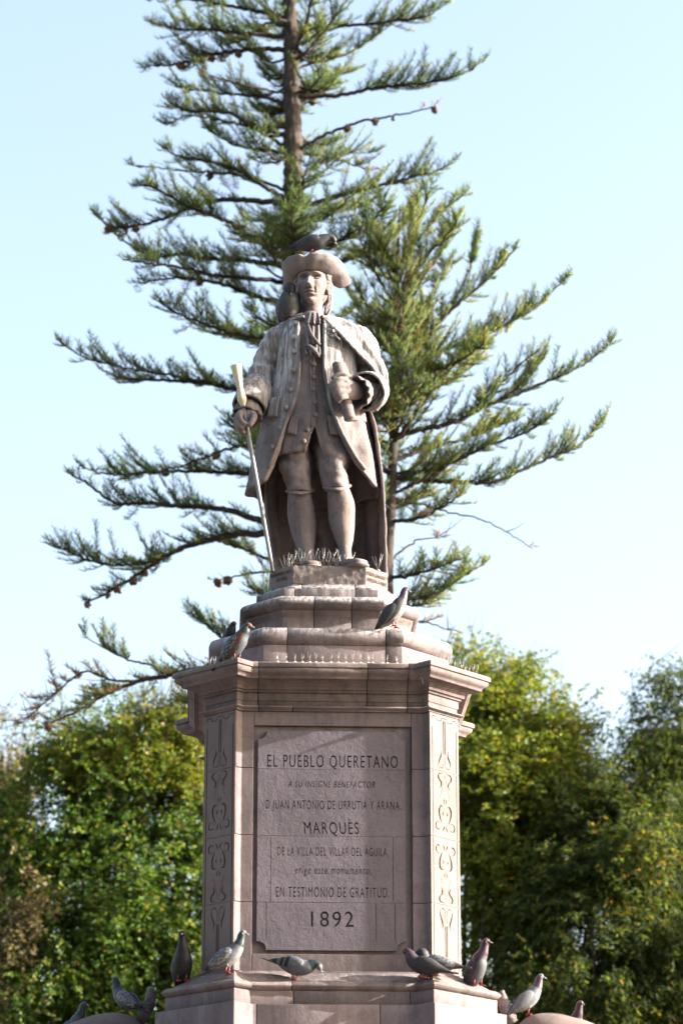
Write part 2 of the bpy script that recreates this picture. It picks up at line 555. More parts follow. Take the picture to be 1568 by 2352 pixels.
# ---- engraved plates: filled 2D outlines with the cuts as holes
def text_splines(txt, width, height, shear=0.0, bold=0.0):
    """outlines of a line of lettering fitted to width x cap height, lower left corner at 0,0"""
    cu = bpy.data.curves.new('lettering', 'FONT'); cu.body = txt; cu.shear = shear; cu.resolution_u = 3
    cu.offset = bold; cu.space_character = 1.22
    ob = bpy.data.objects.new('lettering', cu); COL.objects.link(ob)
    bpy.context.view_layer.update()
    bpy.ops.object.select_all(action='DESELECT')
    ob.select_set(True); bpy.context.view_layer.objects.active = ob
    bpy.ops.object.convert(target='CURVE')
    ob = bpy.context.view_layer.objects.active
    res = []
    for sp in ob.data.splines:
        n = len(sp.bezier_points); pts = []
        for i in range(n):
            a, b = sp.bezier_points[i], sp.bezier_points[(i + 1) % n]
            p0, p1, p2, p3 = [np.array(q[:2]) for q in (a.co, a.handle_right, b.handle_left, b.co)]
            straight = np.linalg.norm(np.cross(p1 - p0, p3 - p0)) + np.linalg.norm(np.cross(p2 - p0, p3 - p0)) < 1e-5
            for t in ([0.0] if straight else [0, 0.25, 0.5, 0.75]):
                pts.append((1 - t)**3 * p0 + 3 * (1 - t)**2 * t * p1 + 3 * (1 - t) * t * t * p2 + t**3 * p3)
        res.append(np.array(pts))
    d = ob.data
    bpy.data.objects.remove(ob); bpy.data.curves.remove(d)
    if not res: return []
    allp = np.vstack(res); x0, x1 = allp[:, 0].min(), allp[:, 0].max()
    cap = 0.73 if any(ch.isupper() or ch.isdigit() for ch in txt) else 0.53
    return [(p - np.array([x0, 0])) * np.array([width / (x1 - x0), height / cap]) for p in res]


def plate(name, outer, holes, thick, to_local, mat, parent, smooth=False):
    """solid plate with cut-through holes; to_local(u, v, w): w = 0 front, negative = inwards"""
    cu = bpy.data.curves.new('plate', 'CURVE'); cu.dimensions = '2D'; cu.fill_mode = 'BOTH'; cu.extrude = thick / 2
    for poly in [outer] + list(holes):
        sp = cu.splines.new('POLY'); sp.points.add(len(poly) - 1); sp.use_cyclic_u = True
        for q, (u, v) in zip(sp.points, poly): q.co = (u, v, 0, 1)
    ob = bpy.data.objects.new('plate', cu); COL.objects.link(ob)
    dg = bpy.context.evaluated_depsgraph_get()
    me = bpy.data.meshes.new_from_object(ob.evaluated_get(dg))
    bpy.data.objects.remove(ob); bpy.data.curves.remove(cu)
    V = np.zeros(len(me.vertices) * 3); me.vertices.foreach_get('co', V); V = V.reshape(-1, 3)
    V = np.array([to_local(u, v, w - thick / 2) for u, v, w in V])
    me.vertices.foreach_set('co', V.ravel())
    bm = bmesh.new(); bm.from_mesh(me)
    bmesh.ops.remove_doubles(bm, verts=bm.verts, dist=1e-5)
    bmesh.ops.recalc_face_normals(bm, faces=bm.faces); bm.to_mesh(me); bm.free()
    me.name = name
    return link(name, me, mat, parent, smooth)


def rect(x0, x1, y0, y1): return [(x0, y0), (x1, y0), (x1, y1), (x0, y1)]


YT = S + 0.002
LINES = [  # text, x0, x1, baseline row, cap-top row, shear, bold
    ('EL PUEBLO QUERETANO', 609.5, 909.5, 1763, 1733.5, 0, 0.012, 0),
    ('A SU INSIGNE BENEFACTOR', 657, 857, 1809, 1794, 0.22, 0.012, 1),
    ('D JUAN ANTONIO DE URRUTIA Y ARANA,', 606.5, 917, 1859.5, 1838, 0, 0.008, 1),
    ('MARQUÈS', 693, 820, 1916, 1887, -0.12, 0.02, 1),
    ('DE LA VILLA DEL VILLAR DEL ÁGUILA,', 633, 888, 1966.5, 1945.5, 0, 0.008, 2),
    ('erige este monumento,', 673, 848, 2008, 1994, 0.12, 0.016, 2),
    ('EN TESTIMONIO DE GRATITUD.', 629.5, 890, 2061.5, 2037, 0, 0.008, 2),
    ('1892', 710, 807.5, 2129.5, 2092, 0, 0.012, 3),
]
tx0, tx1 = ux(587, 1900, S), ux(927, 1900, S)
tz0, tz1 = zr(2184.5, S), zr(1680, S)
course_z = [tz1, zr(1768, S), zr(1921.5, S), zr(2074, S), tz0]
SLOTS = {2: [618.5, 898], 3: [609, 859, 902]}
NX, NZ = 0.062, 0.06
for c in range(4):
    zt, zb_ = course_z[c] - 0.0012, course_z[c + 1] + 0.0012
    if c == 3:
        ar = [(tx1 - NX + 0.0, zb_), (tx1 - NX, zb_ + 0.012)] + [(tx1 - NX * math.cos(t), zb_ + 0.012 + (NZ - 0.012) * math.sin(t)) for t in np.linspace(0.2, math.pi / 2, 6)]
        al = [(tx0 + tx1 - x, z) for x, z in ar][::-1]
        outer = [*ar, (tx1, zt), (tx0, zt), *al]
    elif c == 0:
        ar = [(tx1, zt - NZ)] + [(tx1 - NX * math.sin(t), zt - NZ * math.cos(t)) for t in np.linspace(0.2, math.pi / 2 - 0.2, 5)] + [(tx1 - NX, zt)]
        al = [(tx0 + tx1 - x, z) for x, z in ar][::-1]
        outer = [(tx0, zb_), (tx1, zb_), *ar, *al]
    else:
        outer = rect(tx0, tx1, zb_, zt)
    holes = []
    for (t, x0, x1, rb, rt, sh, bo, cc) in LINES:
        if cc != c: continue
        X0, X1, Z0, Z1 = ux(x0, rb, YT), ux(x1, rb, YT), zr(rb, YT), zr(rt, YT)
        holes += [p + np.array([X0, Z0]) for p in text_splines(t, X1 - X0, Z1 - Z0, sh, bo)]
    for sx in SLOTS.get(c, []):
        X = ux(sx, 1900, S); lo = zb_ + (NZ + 0.01 if c == 3 else 0.002)
        holes.append(np.array(rect(X - 0.0018, X + 0.0018, lo, zt - (NZ + 0.01 if c == 0 else 0.002))))
    plate('tablet_course', outer, holes, 0.008, lambda u, v, w: (u, -S - 0.002 - w, v), M['tab'], ped)
    # backing that closes the letters
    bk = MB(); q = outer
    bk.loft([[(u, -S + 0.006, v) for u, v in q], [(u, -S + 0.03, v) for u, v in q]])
    bk.build('inscription_ground', M['letter_floor'], ped, smooth=False, world=False)


# ---- carved scroll plates on the diagonal end faces
def stroke(path, widths, n=14):
    P = cr(path, n); w = cr(np.array(widths, float)[:, None], n)[:, 0]
    T = np.gradient(P, axis=0); T /= np.linalg.norm(T, axis=1)[:, None] + 1e-9
    N = np.stack([-T[:, 1], T[:, 0]], 1)
    return np.vstack([P + N * w[:, None] / 2, (P - N * w[:, None] / 2)[::-1]])


def mirror(h): return [h, np.array([(-x, y) for x, y in h])[::-1]]


def curl(cx, cy, r, a0, a1, wmax=0.012, shrink=0.45, n=16):
    """tapered crescent along a spiral arc"""
    t = np.linspace(0, 1, 7); a = np.radians(a0 + (a1 - a0) * t); rr = r * (1 - (1 - shrink) * t)
    return stroke(np.stack([cx + rr * np.cos(a), cy + rr * np.sin(a)], 1), [0.0015] + list(wmax * np.array([0.45, 0.85, 1, 0.8, 0.5])) + [0.0015], n)


HW = (S + PR - A1 - PR) / math.sqrt(2) * 1.0   # half width of an end face
HW = math.hypot(S + PR - (A1 + PR), (A1 + PR) - (S + PR)) / 2
HF = HW - 0.026


def scroll_holes(c, z0, z1_):
    """cuts for course c (0 = lowest) between z0 and z1_"""
    H = []; h = z1_ - z0; z = lambda f: z0 + h * f
    fr_top = 0.93 if c == 3 else 0.992
    fr_bot = 0.07 if c == 0 else 0.008
    H += mirror(np.array(rect(-HF - 0.004, -HF + 0.004, z(fr_bot) + (0.09 * h if c == 0 else 0), z(fr_top) - (0.17 * h if c == 3 else 0))))
    line = lambda pts, w=0.004, n=16: stroke(pts, [w * 1.35] * len(pts), n)
    if c in (0, 3):
        f = (lambda q: q) if c == 3 else (lambda q: 1 - q)
        zz = lambda q: z(f(q))
        # notched frame
        H += mirror(line([(-HF, zz(0.755)), (-HF + 0.025, zz(0.775)), (-HF + 0.03, zz(0.82)), (-HF + 0.012, zz(0.855)), (-HF, zz(0.862))], 0.005))
        H += mirror(line([(-HF, zz(0.885)), (-HF, zz(0.945)), (-HF + 0.035, zz(0.945))], 0.0045, 5))
        H += mirror(line([(-HF + 0.04, zz(0.94)), (-HF + 0.048, zz(0.895)), (-HF + 0.07, zz(0.88)), (-HF + 0.088, zz(0.9)), (-HF + 0.092, zz(0.935))], 0.0045))
        H += [line([(-0.03, zz(0.945)), (0.03, zz(0.945))], 0.004, 3)]
        # stem and volutes
        H += mirror(line([(-0.008, zz(0.9)), (-0.008, zz(0.65)), (-0.008, zz(0.3))], 0.007, 6))
        H += mirror(stroke([(-0.012, zz(0.55)), (-0.02, zz(0.61)), (-0.045, zz(0.645)), (-0.066, zz(0.61)), (-0.062, zz(0.565)), (-0.045, zz(0.565)), (-0.042, zz(0.592))], [0.003, 0.004, 0.005, 0.005, 0.004, 0.0035, 0.002], 22))
        H += mirror(stroke([(-0.007, zz(0.27)), (-0.009, zz(0.12)), (-0.022, zz(0.06)), (-0.042, zz(0.055)), (-0.05, zz(0.09))], [0.004, 0.005, 0.006, 0.006, 0.002], 14))
        H += mirror(stroke([(-0.045, zz(0.4)), (-0.036, zz(0.33)), (-0.038, zz(0.26)), (-0.055, zz(0.18)), (-0.062, zz(0.1)), (-0.058, zz(0.05))], [0.0015, 0.007, 0.015, 0.013, 0.006, 0.002], 18))
    else:
        f = (lambda q: q) if c == 2 else (lambda q: 1 - q)
        zz = lambda q: z(f(q))
        H += mirror(stroke([(-0.012, zz(0.99)), (-0.03, zz(0.97)), (-0.06, zz(0.955)), (-0.066, zz(0.9)), (-0.05, zz(0.86)), (-0.036, zz(0.83)), (-0.04, zz(0.77)), (-0.055, zz(0.74))], [0.003, 0.005, 0.012, 0.016, 0.013, 0.016, 0.009, 0.002], 26))
        H += mirror(line([(-0.004, zz(0.95)), (-0.012, zz(0.86)), (-0.034, zz(0.7)), (-0.052, zz(0.6))], 0.003, 8))
        H += mirror(curl(-0.078, zz(0.585), 0.045, 40, 330, 0.018, 0.55) if c == 2 else curl(-0.078, zz(0.585), 0.045, -40, -330, 0.018, 0.55))
        H += mirror(stroke([(-0.008, zz(0.6)), (-0.012, zz(0.56)), (-0.006, zz(0.5))], [0.002, 0.009, 0.002], 8))
        H += mirror(stroke([(-0.118, zz(0.5)), (-0.104, zz(0.45)), (-0.108, zz(0.4)), (-0.12, zz(0.35))], [0.0015, 0.014, 0.012, 0.002], 12))
        H += mirror(stroke([(-0.018, zz(0.47)), (-0.045, zz(0.475)), (-0.06, zz(0.42)), (-0.058, zz(0.34)), (-0.045, zz(0.26)), (-0.03, zz(0.2))], [0.002, 0.012, 0.018, 0.015, 0.009, 0.002], 20))
        H += mirror(stroke([(-0.014, zz(0.4)), (-0.024, zz(0.36)), (-0.016, zz(0.33))], [0.002, 0.01, 0.002], 8))
        H += mirror(line([(-0.124, zz(0.3)), (-0.122, zz(0.2)), (-0.108, zz(0.09)), (-0.08, zz(0.035)), (-0.04, zz(0.03))], 0.003, 16))
        H += mirror(curl(-0.068, zz(0.165), 0.036, 60, 340, 0.012, 0.5) if c == 2 else curl(-0.068, zz(0.165), 0.036, -60, -340, 0.012, 0.5))
        H += mirror(stroke([(-0.008, zz(0.2)), (-0.014, zz(0.14)), (-0.03, zz(0.085))], [0.0015, 0.011, 0.002], 10))
        H += mirror(stroke([(-0.098, zz(0.245)), (-0.094, zz(0.2)), (-0.106, zz(0.165))], [0.0015, 0.009, 0.002], 10))
    return H


def _cross(P, Q, same=False):
    a, b = P, np.roll(P, -1, 0); c, d = Q, np.roll(Q, -1, 0)
    def orient(p, q, r): return (q[..., 0] - p[..., 0]) * (r[..., 1] - p[..., 1]) - (q[..., 1] - p[..., 1]) * (r[..., 0] - p[..., 0])
    A, B, C_, D_ = a[:, None], b[:, None], c[None], d[None]
    X = (orient(A, B, C_) * orient(A, B, D_) < 0) & (orient(C_, D_, A) * orient(C_, D_, B) < 0)
    if same:
        n = len(P); i, j = np.meshgrid(range(n), range(n), indexing='ij')
        X &= (np.abs(i - j) > 1) & (np.abs(i - j) < n - 1)
    return bool(X.any())


def clean(holes):
    keep = []
    for h in holes:
        h = np.asarray(h, float)
        if _cross(h, h, True): continue
        if any(_cross(h, k) for k in keep): continue
        keep.append(h)
    return keep


for k in range(4):
    a = k * math.pi / 2
    mid = np.array([(A1 + PR + S + PR) / 2, -(A1 + PR + S + PR) / 2])
    un = np.array([1, 1]) / math.sqrt(2); nn = np.array([1, -1]) / math.sqrt(2)
    rot2 = np.array([[math.cos(a), -math.sin(a)], [math.sin(a), math.cos(a)]])
    mk, uk, nk = rot2 @ mid, rot2 @ un, rot2 @ nn
    for c in range(4):
        z0, z1_ = ZJ[c] + 0.0015, ZJ[c + 1] - 0.0015
        loc = lambda u, v, w: (*(mk + uk * u + nk * (0.009 + w)), v)
        holes = clean(scroll_holes(c, z0, z1_)) if k in (0, 3) else []
        plate('scroll_plate', rect(-HW + 0.001, HW - 0.001, z0, z1_), holes, 0.008, loc, M['plate'], ped)
        if holes:
            b = MB(); q = rect(-HW + 0.004, HW - 0.004, z0 + 0.002, z1_ - 0.002)
            b.loft([[(*(mk + uk * u + nk * 0.0012), v) for u, v in q], [(*(mk + uk * u + nk * -0.01), v) for u, v in q]])
            b.build('scroll_ground', M['cut'], ped, smooth=False, world=False)

# ---- necking, frieze, cornice
zn0, zn1 = zsh1 + 0.001, zr(1622, S + 0.03)
neck = [(0.004, zn0), (0.012, zn0 + 0.002), (0.012, zn0 + 0.012), (0.022, zn0 + 0.013)] + [(0.024 + 0.014 * math.sin(math.pi * i / 6), zn0 + 0.015 + (zn1 - zn0 - 0.015) * i / 6) for i in range(7)] + [(0.006, zn1 + 0.001)]
moulding('necking', BP, neck, [(15, fr(-0.5)), (15, fr(-0.27)), (15, fr(0.5)), (19, fr(-0.45)), (19, fr(0.45)), (23, 0.5), (27, 0.5)], M['ped'], ped)
zf0, zf1 = zn1 + 0.002, zr(1593, S + 0.01)
moulding('frieze', BP, [(0.0, zf0), (0.0, zf0 + (zf1 - zf0) * 0.38), (0.007, zf0 + (zf1 - zf0) * 0.39), (0.007, zf1)], ped_cuts, M['corn'], ped)
zc = lambda r, d: zr(r, S + d)
bed = [(0.02, zf1 + 0.001), (0.022, zc(1586, 0.022)), (0.036, zc(1585, 0.036)), (0.04, zc(1578, 0.04)), (0.044, zc(1577, 0.044)), (0.05, zc(1573, 0.05)), (0.066, zc(1567, 0.066)), (0.086, zc(1563.5, 0.086)), (0.088, zc(1562.5, 0.088))]
moulding('bed_mould', BP, bed, ped_cuts, M['corn'], ped)
zq0 = bed[-1][1] + 0.001
cy = [(0.118, zq0), (0.12, zc(1559, 0.12)), (0.123, zc(1555, 0.123)), (0.132, zc(1551, 0.132)), (0.146, zc(1547, 0.146)), (0.154, zc(1541.5, 0.154)), (0.155, zc(1536, 0.155)), (0.152, zc(1533.8, 0.152)), (0.166, zc(1533, 0.166)), (0.166, zc(1523.5, 0.166)), (0.155, zc(1523, 0.155) + 0.004)]
moulding('cornice', BP, cy, ped_cuts, M['corn'], ped)
z_top_c = cy[-1][1]
cp = MB(); cp.loft([[(*p, z) for p in offs(BP, 0.14)] for z in (z_top_c - 0.06, z_top_c + 0.002)])
cp.build('cornice_bed', M['corn'], ped, smooth=False, world=False)

# ---- stepped crown under the statue
def oc(a, x): return (x + a) / (2 * a)
ob1 = oct_poly(0.473, 0.815)
zt1a, zt1b = zr(1478.5, 0.86), zr(1441, 0.84)
cut8 = lambda a, xs: [(7, oc(a, x)) for x in xs] + [(9, 0.5), (11, 0.5), (13, 0.5)]
moulding('crown_band', ob1, [(0, z_top_c - 0.01), (0, zt1a)], cut8(0.473, (-0.31, 0.36)), M['ped'], ped, din=-0.3)
ha = (zt1b - zt1a)
t1p = [(0.03 * math.sin(math.pi * i / 10) ** 0.8 * 1.0 - 0.002, zt1a + 0.001 + ha * i / 10) for i in range(0, 11)]
moulding('lower_torus', ob1, t1p + [(-0.03, t1p[-1][1] + 0.002)], cut8(0.473, (-0.31, 0.36)), M['torus'], ped, din=-0.34, ang=50)
ob2 = oct_poly(0.332, 0.554)
zt2a, zt2b = zr(1397.5, 0.63), zr(1367.5, 0.62)
zz0 = t1p[-1][1] - 0.02
sc = [(0.09, zz0), (0.088, zz0 + 0.03), (0.045, zz0 + 0.055)] + [(0.045 - 0.045 * math.sin(math.pi / 2 * t), zz0 + 0.055 + (zt2a - zz0 - 0.055) * t * 0.7) for t in (0.3, 0.6, 1.0)] + [(0.008, zz0 + (zt2a - zz0) * 0.88), (0.03, zt2a)]
moulding('scotia', ob2, sc, cut8(0.332, (-0.12, 0.14)), M['corn'], ped, din=-0.25)
hb = zt2b - zt2a
t2p = [(0.03 + 0.045 * math.sin(math.pi * i / 10) ** 0.8, zt2a + 0.001 + hb * i / 10) for i in range(11)]
moulding('upper_torus', ob2, t2p + [(-0.03, t2p[-1][1] + 0.002)], cut8(0.332, (-0.12, 0.14)), M['torus'], ped, din=-0.25, ang=50)
ob3 = oct_poly(0.325, 0.514)
zs0_, zs1_ = t2p[-1][1] - 0.015, zr(1351.5, 0.53)
moulding('crown_slab', ob3, [(0, zs0_), (0, zs1_)], cut8(0.325, (-0.25, 0.17)), M['torus'], ped, din=-0.25)
ob4 = oct_poly(0.254, 0.415)
zp0, zp1 = zr(1341, 0.43), zr(1299, 0.425)
moulding('weathering', ob4, [(0.07, zs1_ - 0.01), (0.065, zs1_ + 0.02), (0.01, zp0 - 0.01), (0.008, zp0)], cut8(0.254, (-0.2, 0.17)), M['torus'], ped, din=-0.3)
ZP = zp1                                   # top the statue stands on

# ------------------------------------------------------------------ statue
YC = -0.08
st = empty('statue', (0, YC, ZP), 0, 'stone statue of a man in tricorne hat, long coat and cape on the pedestal', 'statue')
MS = M['statue']


def row_of(z, Y): return proj((0, Y, z))[1]


def zpx(py, Y): return float(at(757, py, Y)[2])


# plinth cut from the same stone, rough front
pl = MB()
for i in range(1):
    pr = offs(oct_poly(0.254, 0.415), 0.0)
    rr = np.array([[math.cos(THETA), -math.sin(THETA)], [math.sin(THETA), math.cos(THETA)]])
    pts = []
    P2 = [rr @ p + np.array([-0.03, 0]) for p in pr]
    for i2 in range(8):
        a, b = P2[i2], P2[(i2 + 1) % 8]
        n = 70 if i2 == 7 else 24
        for t in np.linspace(0, 1, n, endpoint=False): pts.append(a + (b - a) * t)
    rings = [[(*p, z) for p in pts] for z in np.linspace(zp0 + 0.001, ZP, 18)]
    pl.loft(rings)
po = pl.build('plinth', M['plinth'], st, disp=(24, 0.004)); by_angle(po, 50)

# --- legs
def leg(name, spec, n=24, wr=0.0, seed=0.0):
    """spec rows: (pxL, pxR, py, Y, depth half)"""
    P, Rr = [], []
    for xl, xr, py, Y, dh in spec:
        c = at((xl + xr) / 2, py, Y); P.append(c); Rr.append(((at(xr, py, Y)[0] - at(xl, py, Y)[0]) / 2, dh))
    PR_ = cr(np.hstack([P, Rr]), 46)
    rings = []
    for i, q in enumerate(PR_):
        a = np.linspace(0, 2 * math.pi, n, endpoint=False)
        k = np.array([1 + wr * noise.fractal(Vector((math.cos(t) * 1.2, math.sin(t) * 1.2, q[2] * 9 + seed)), 1, 2, 3) for t in a])
        rings.append(np.stack([q[0] + np.cos(a) * q[3] * k, q[1] + np.sin(a) * q[4] * k, np.full(n, q[2])], 1))
    return MB().loft(rings)


leg('l', [(634, 722, 965, -0.09, 0.13), (632, 717, 1020, -0.1, 0.15), (637, 717, 1050, -0.12, 0.145), (645, 717, 1085, -0.15, 0.13), (655, 717, 1112, -0.17, 0.115), (659, 717, 1128, -0.18, 0.105), (661, 717, 1134, -0.18, 0.1)], wr=0.2).build('breeches_leg', MS, st, disp=(9, 0.008))
leg('r', [(712, 806, 965, -0.09, 0.13), (716, 806, 1015, -0.12, 0.15), (722, 803, 1045, -0.15, 0.15), (731, 801, 1080, -0.19, 0.135), (739, 801, 1105, -0.22, 0.115), (745, 801, 1120, -0.235, 0.105), (748, 801, 1127, -0.24, 0.1)], wr=0.2, seed=5).build('breeches_leg', MS, st, disp=(9, 0.008))
leg('l', [(663, 715, 1124, -0.18, 0.088), (660, 717, 1145, -0.175, 0.09), (660, 723, 1175, -0.155, 0.1), (664, 727, 1205, -0.14, 0.1), (671, 725, 1232, -0.15, 0.085), (680, 722, 1255, -0.17, 0.07), (687, 722, 1275, -0.19, 0.062), (690, 723, 1293, -0.2, 0.066), (688, 726, 1312, -0.2, 0.075)], wr=0.02).build('stocking', MS, st, disp=(5, 0.004))
leg('r', [(750, 799, 1117, -0.24, 0.088), (751, 809, 1140, -0.235, 0.09), (752, 815, 1165, -0.22, 0.1), (755, 815, 1197, -0.205, 0.1), (763, 813, 1222, -0.215, 0.085), (772, 810, 1245, -0.235, 0.068), (777, 807, 1262, -0.25, 0.06), (779, 809, 1280, -0.26, 0.065), (776, 812, 1300, -0.26, 0.07)], wr=0.02).build('stocking', MS, st, disp=(5, 0.004))


MB().tube([at(692, 1122, -0.08), at(664, 1126, -0.15), at(661, 1128, -0.2), at(689, 1133, -0.285), at(716, 1127, -0.2), at(713, 1124, -0.15), at(690, 1122, -0.08)], [(0.016, 0.009)], 8, sub=30).build('knee_band', MS, st)
MB().tube([at(778, 1112, -0.14), at(750, 1117, -0.21), at(747, 1120, -0.26), at(775, 1124, -0.345), at(801, 1116, -0.26), at(799, 1113, -0.21), at(776, 1112, -0.14)], [(0.016, 0.009)], 8, sub=30).build('knee_band', MS, st)


def shoe(c, ang, L=0.30, w=0.062):
    """c = ankle centre on the floor; ang = heading"""
    fx = np.array([math.cos(ang), math.sin(ang), 0]); sd = np.array([-fx[1], fx[0], 0])
    rings = []
    prof = [(-0.09, 0.6, 0.085), (-0.07, 0.85, 0.11), (-0.02, 0.95, 0.125), (0.04, 0.9, 0.105), (0.09, 0.95, 0.078), (0.14, 1.06, 0.064), (0.185, 1.0, 0.056), (0.212, 0.75, 0.046), (0.225, 0.35, 0.032)]
    for x, wf, h in prof:
        r = []
        for a in np.linspace(0, 2 * math.pi, 16, endpoint=False):
            ca, sa = math.cos(a), math.sin(a)
            r.append(c + fx * x + sd * w * wf * np.sign(ca) * abs(ca) ** 0.7 + np.array([0, 0, h * (0.5 + 0.5 * np.sign(sa) * abs(sa) ** 0.7)]))
        rings.append(r)
    m = MB().loft(rings)
    sole = [c + fx * x * 1.03 + sd * w * wf * 1.12 * s for s in (1, -1) for x, wf, h in (prof if s == 1 else prof[::-1])]
    m.loft([[p + np.array([0, 0, z]) for p in sole] for z in (0.0, 0.014)])
    return m


FR = np.array([at(790, 1290, -0.25)[0], -0.26, ZP]); shoe(FR, R(-52)).build('shoe', MS, st)
FL = np.array([at(708, 1290, -0.2)[0], -0.185, ZP]); shoe(FL, R(-80)).build('shoe', MS, st)

# --- torso / waistcoat: ring surface open below
def ring(z, xl_t, xr_t, Yc, df, db, n=64, phi0=-math.pi, phi1=math.pi, ex=1.0):
    py = row_of(z, Yc)
    xl, xr = at(xl_t(py), py, Yc)[0], at(xr_t(py), py, Yc)[0]
    c, w = (xl + xr) / 2, (xr - xl) / 2
    ph = np.linspace(phi0, phi1, n)
    s, co = np.sin(ph), np.cos(ph)
    s2 = np.sign(s) * np.abs(s) ** ex; c2 = np.sign(co) * np.abs(co) ** ex
    return np.stack([c + w * s2, Yc - np.where(co > 0, df, db) * c2, np.full(n, z)], 1), c, w


tL = Tab((700, 700), (722, 690), (740, 660), (765, 644), (800, 640), (850, 640), (900, 640), (950, 636), (1000, 628), (1060, 622))
tR = Tab((700, 738), (722, 748), (740, 785), (765, 812), (800, 824), (850, 826), (900, 822), (950, 820), (1000, 818), (1060, 822))
zW0, zW1 = zpx(1036, YC - 0.24), zpx(731, YC)
dW = Tab((0, 0.215), (0.15, 0.21), (0.3, 0.2), (0.5, 0.185), (0.7, 0.175), (0.88, 0.14), (0.96, 0.095), (1, 0.07))
NW = 40
for side in (-1, 1):
    rings = []
    for i in range(NW):
        t = i / (NW - 1); z = zW0 + (zW1 - zW0) * t
        py_f = row_of(z, YC - 0.21)
        inner = 721 + side * max(0, (py_f - 979)) * 0.32          # open front below the last fastened button
        d = dW(t)
        _, c, w = ring(z, tL, tR, YC, d, d)
        xe = at(inner + (3.0 * min(1.0, max(0.0, (1000 - py_f) / 22)) if side == -1 else 0.6), py_f, YC - d)[0]
        p0 = math.asin(np.clip((xe - c) / w, -0.95, 0.95))
        r, _, _ = ring(z, tL, tR, YC, d, d, 30, p0, side * math.pi * 0.34)
        f = 0.006 * np.sin(np.linspace(0, 1, 30) * 17 + t * 9) * (1 - t)
        r[:, 1] += f - (0.006 if side == -1 else 0)
        rings.append(r)
    if side == 1: rings = [r for r in rings]
    m = MB().loft(rings, closed=False)
    m.build('waistcoat_front', MS, st, solid=0.022 * (1 if side == -1 else -1) * -1, disp=(10, 0.006))
bt = MB(); bt.loft([ring(z, lambda q: tL(q) + 10, lambda q: tR(q) - 10, YC, dW((z - zW0) / (zW1 - zW0)) - 0.045, dW((z - zW0) / (zW1 - zW0)) - 0.02, 40, -math.pi, math.pi * 0.95)[0] for z in np.linspace(zW0 + 0.26, zW1, 20)])
bt.build('torso', MS, st)

# --- coat: rings from the front edge round the back to the other edge
cL = Tab((725, 672), (745, 652), (770, 640), (800, 636), (850, 630), (900, 618), (950, 604), (1000, 597), (1050, 585), (1090, 576), (1125, 568), (1140, 565), (1200, 560))
cR = Tab((725, 765), (745, 800), (770, 815), (800, 822), (850, 826), (900, 832), (950, 842), (1000, 853), (1050, 863), (1090, 870), (1110, 873), (1140, 876), (1200, 876))
eL = Tab((730, 687), (795, 686), (833, 690), (871, 688), (912, 681), (961, 663), (1010, 645), (1051, 629), (1082, 614), (1110, 600))
eR = Tab((730, 742), (846, 742), (910, 752), (969, 770), (1017, 793), (1061, 822), (1085, 846), (1106, 866))
zC0, zC1 = zpx(1098, YC - 0.24), zpx(735, YC)
dC = Tab((0, 0.325), (0.15, 0.31), (0.3, 0.285), (0.45, 0.26), (0.6, 0.245), (0.75, 0.24), (0.9, 0.215), (0.97, 0.15), (1, 0.11))
NC, NJ = 90, 120
rings = []
for i in range(NC):
    t = i / (NC - 1); z = zC0 + (zC1 - zC0) * t
    d = dC(t); df = d * 0.93
    _, c, w = ring(z, cL, cR, YC, df, d)
    pf = row_of(z, YC - df * 0.85)
    pl_ = math.asin(np.clip((at(eL(pf), pf, YC - df * 0.9)[0] - c) / w, -0.97, 0.97))
    pr_ = math.asin(np.clip((at(eR(pf), pf, YC - df * 0.9)[0] - c) / w, -0.97, 0.97))
    r, _, _ = ring(z, cL, cR, YC, df, d, NJ, pl_, pr_ - 2 * math.pi)
    ph = np.linspace(pl_, pr_ - 2 * math.pi, NJ)
    u = np.linspace(0, 1, NJ)
    amp = 0.026 * (1 - t) ** 1.3 * np.sin(np.pi * np.clip((u - 0.0) / 0.16, 0, 1) / 2) * np.sin(np.pi * np.clip((1 - u) / 0.16, 0, 1) / 2)
    fold = amp * (np.sin(ph * 7 + 0.8) * 0.6 + np.sin(ph * 12 + 2) * 0.4)
    fold += 0.010 * np.sin(6 * z * 2.2 + ph * 5) * np.clip((0.75 - t) * 3, 0, 1) * 0.3
    nrm = np.stack([np.sin(ph), -np.cos(ph)], 1)
    r[:, :2] += nrm * fold[:, None]
    # hem droops towards the side, as carved
    r[:, 2] -= (1 - t) ** 6 * (0.05 * np.sin(np.pi * u) + 0.012 * np.sin(u * 40))
    rings.append(r)
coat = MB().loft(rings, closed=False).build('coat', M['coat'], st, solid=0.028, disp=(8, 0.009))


# --- front facing bands along the coat edges
def band(tab, d_extra, off, wid, rows, name):
    pts = []
    R_ = []
    for py in rows:
        # depth on the coat surface
        z = zpx(py, YC - 0.22); t = np.clip((z - zC0) / (zC1 - zC0), 0, 1); df = dC(t) * 0.93
        _, c, w = ring(z, cL, cR, YC, df, df)
        x = at(tab(py) + off, py, YC - df)[0]
        s_ = np.clip((x - c) / w, -0.98, 0.98)
        pts.append((x, YC - df * math.sqrt(1 - s_ * s_) - d_extra, z))
    return np.array(pts)


for tab, off in ((eL, -3.5), (eR, 3.5)):
    p = band(tab, 0.004, off, 0, np.linspace(740, 1075, 30), 'b')
    MB().tube(p, np.array([[0.013, 0.012]]), 8).build('coat_edging', M['coat'], st)

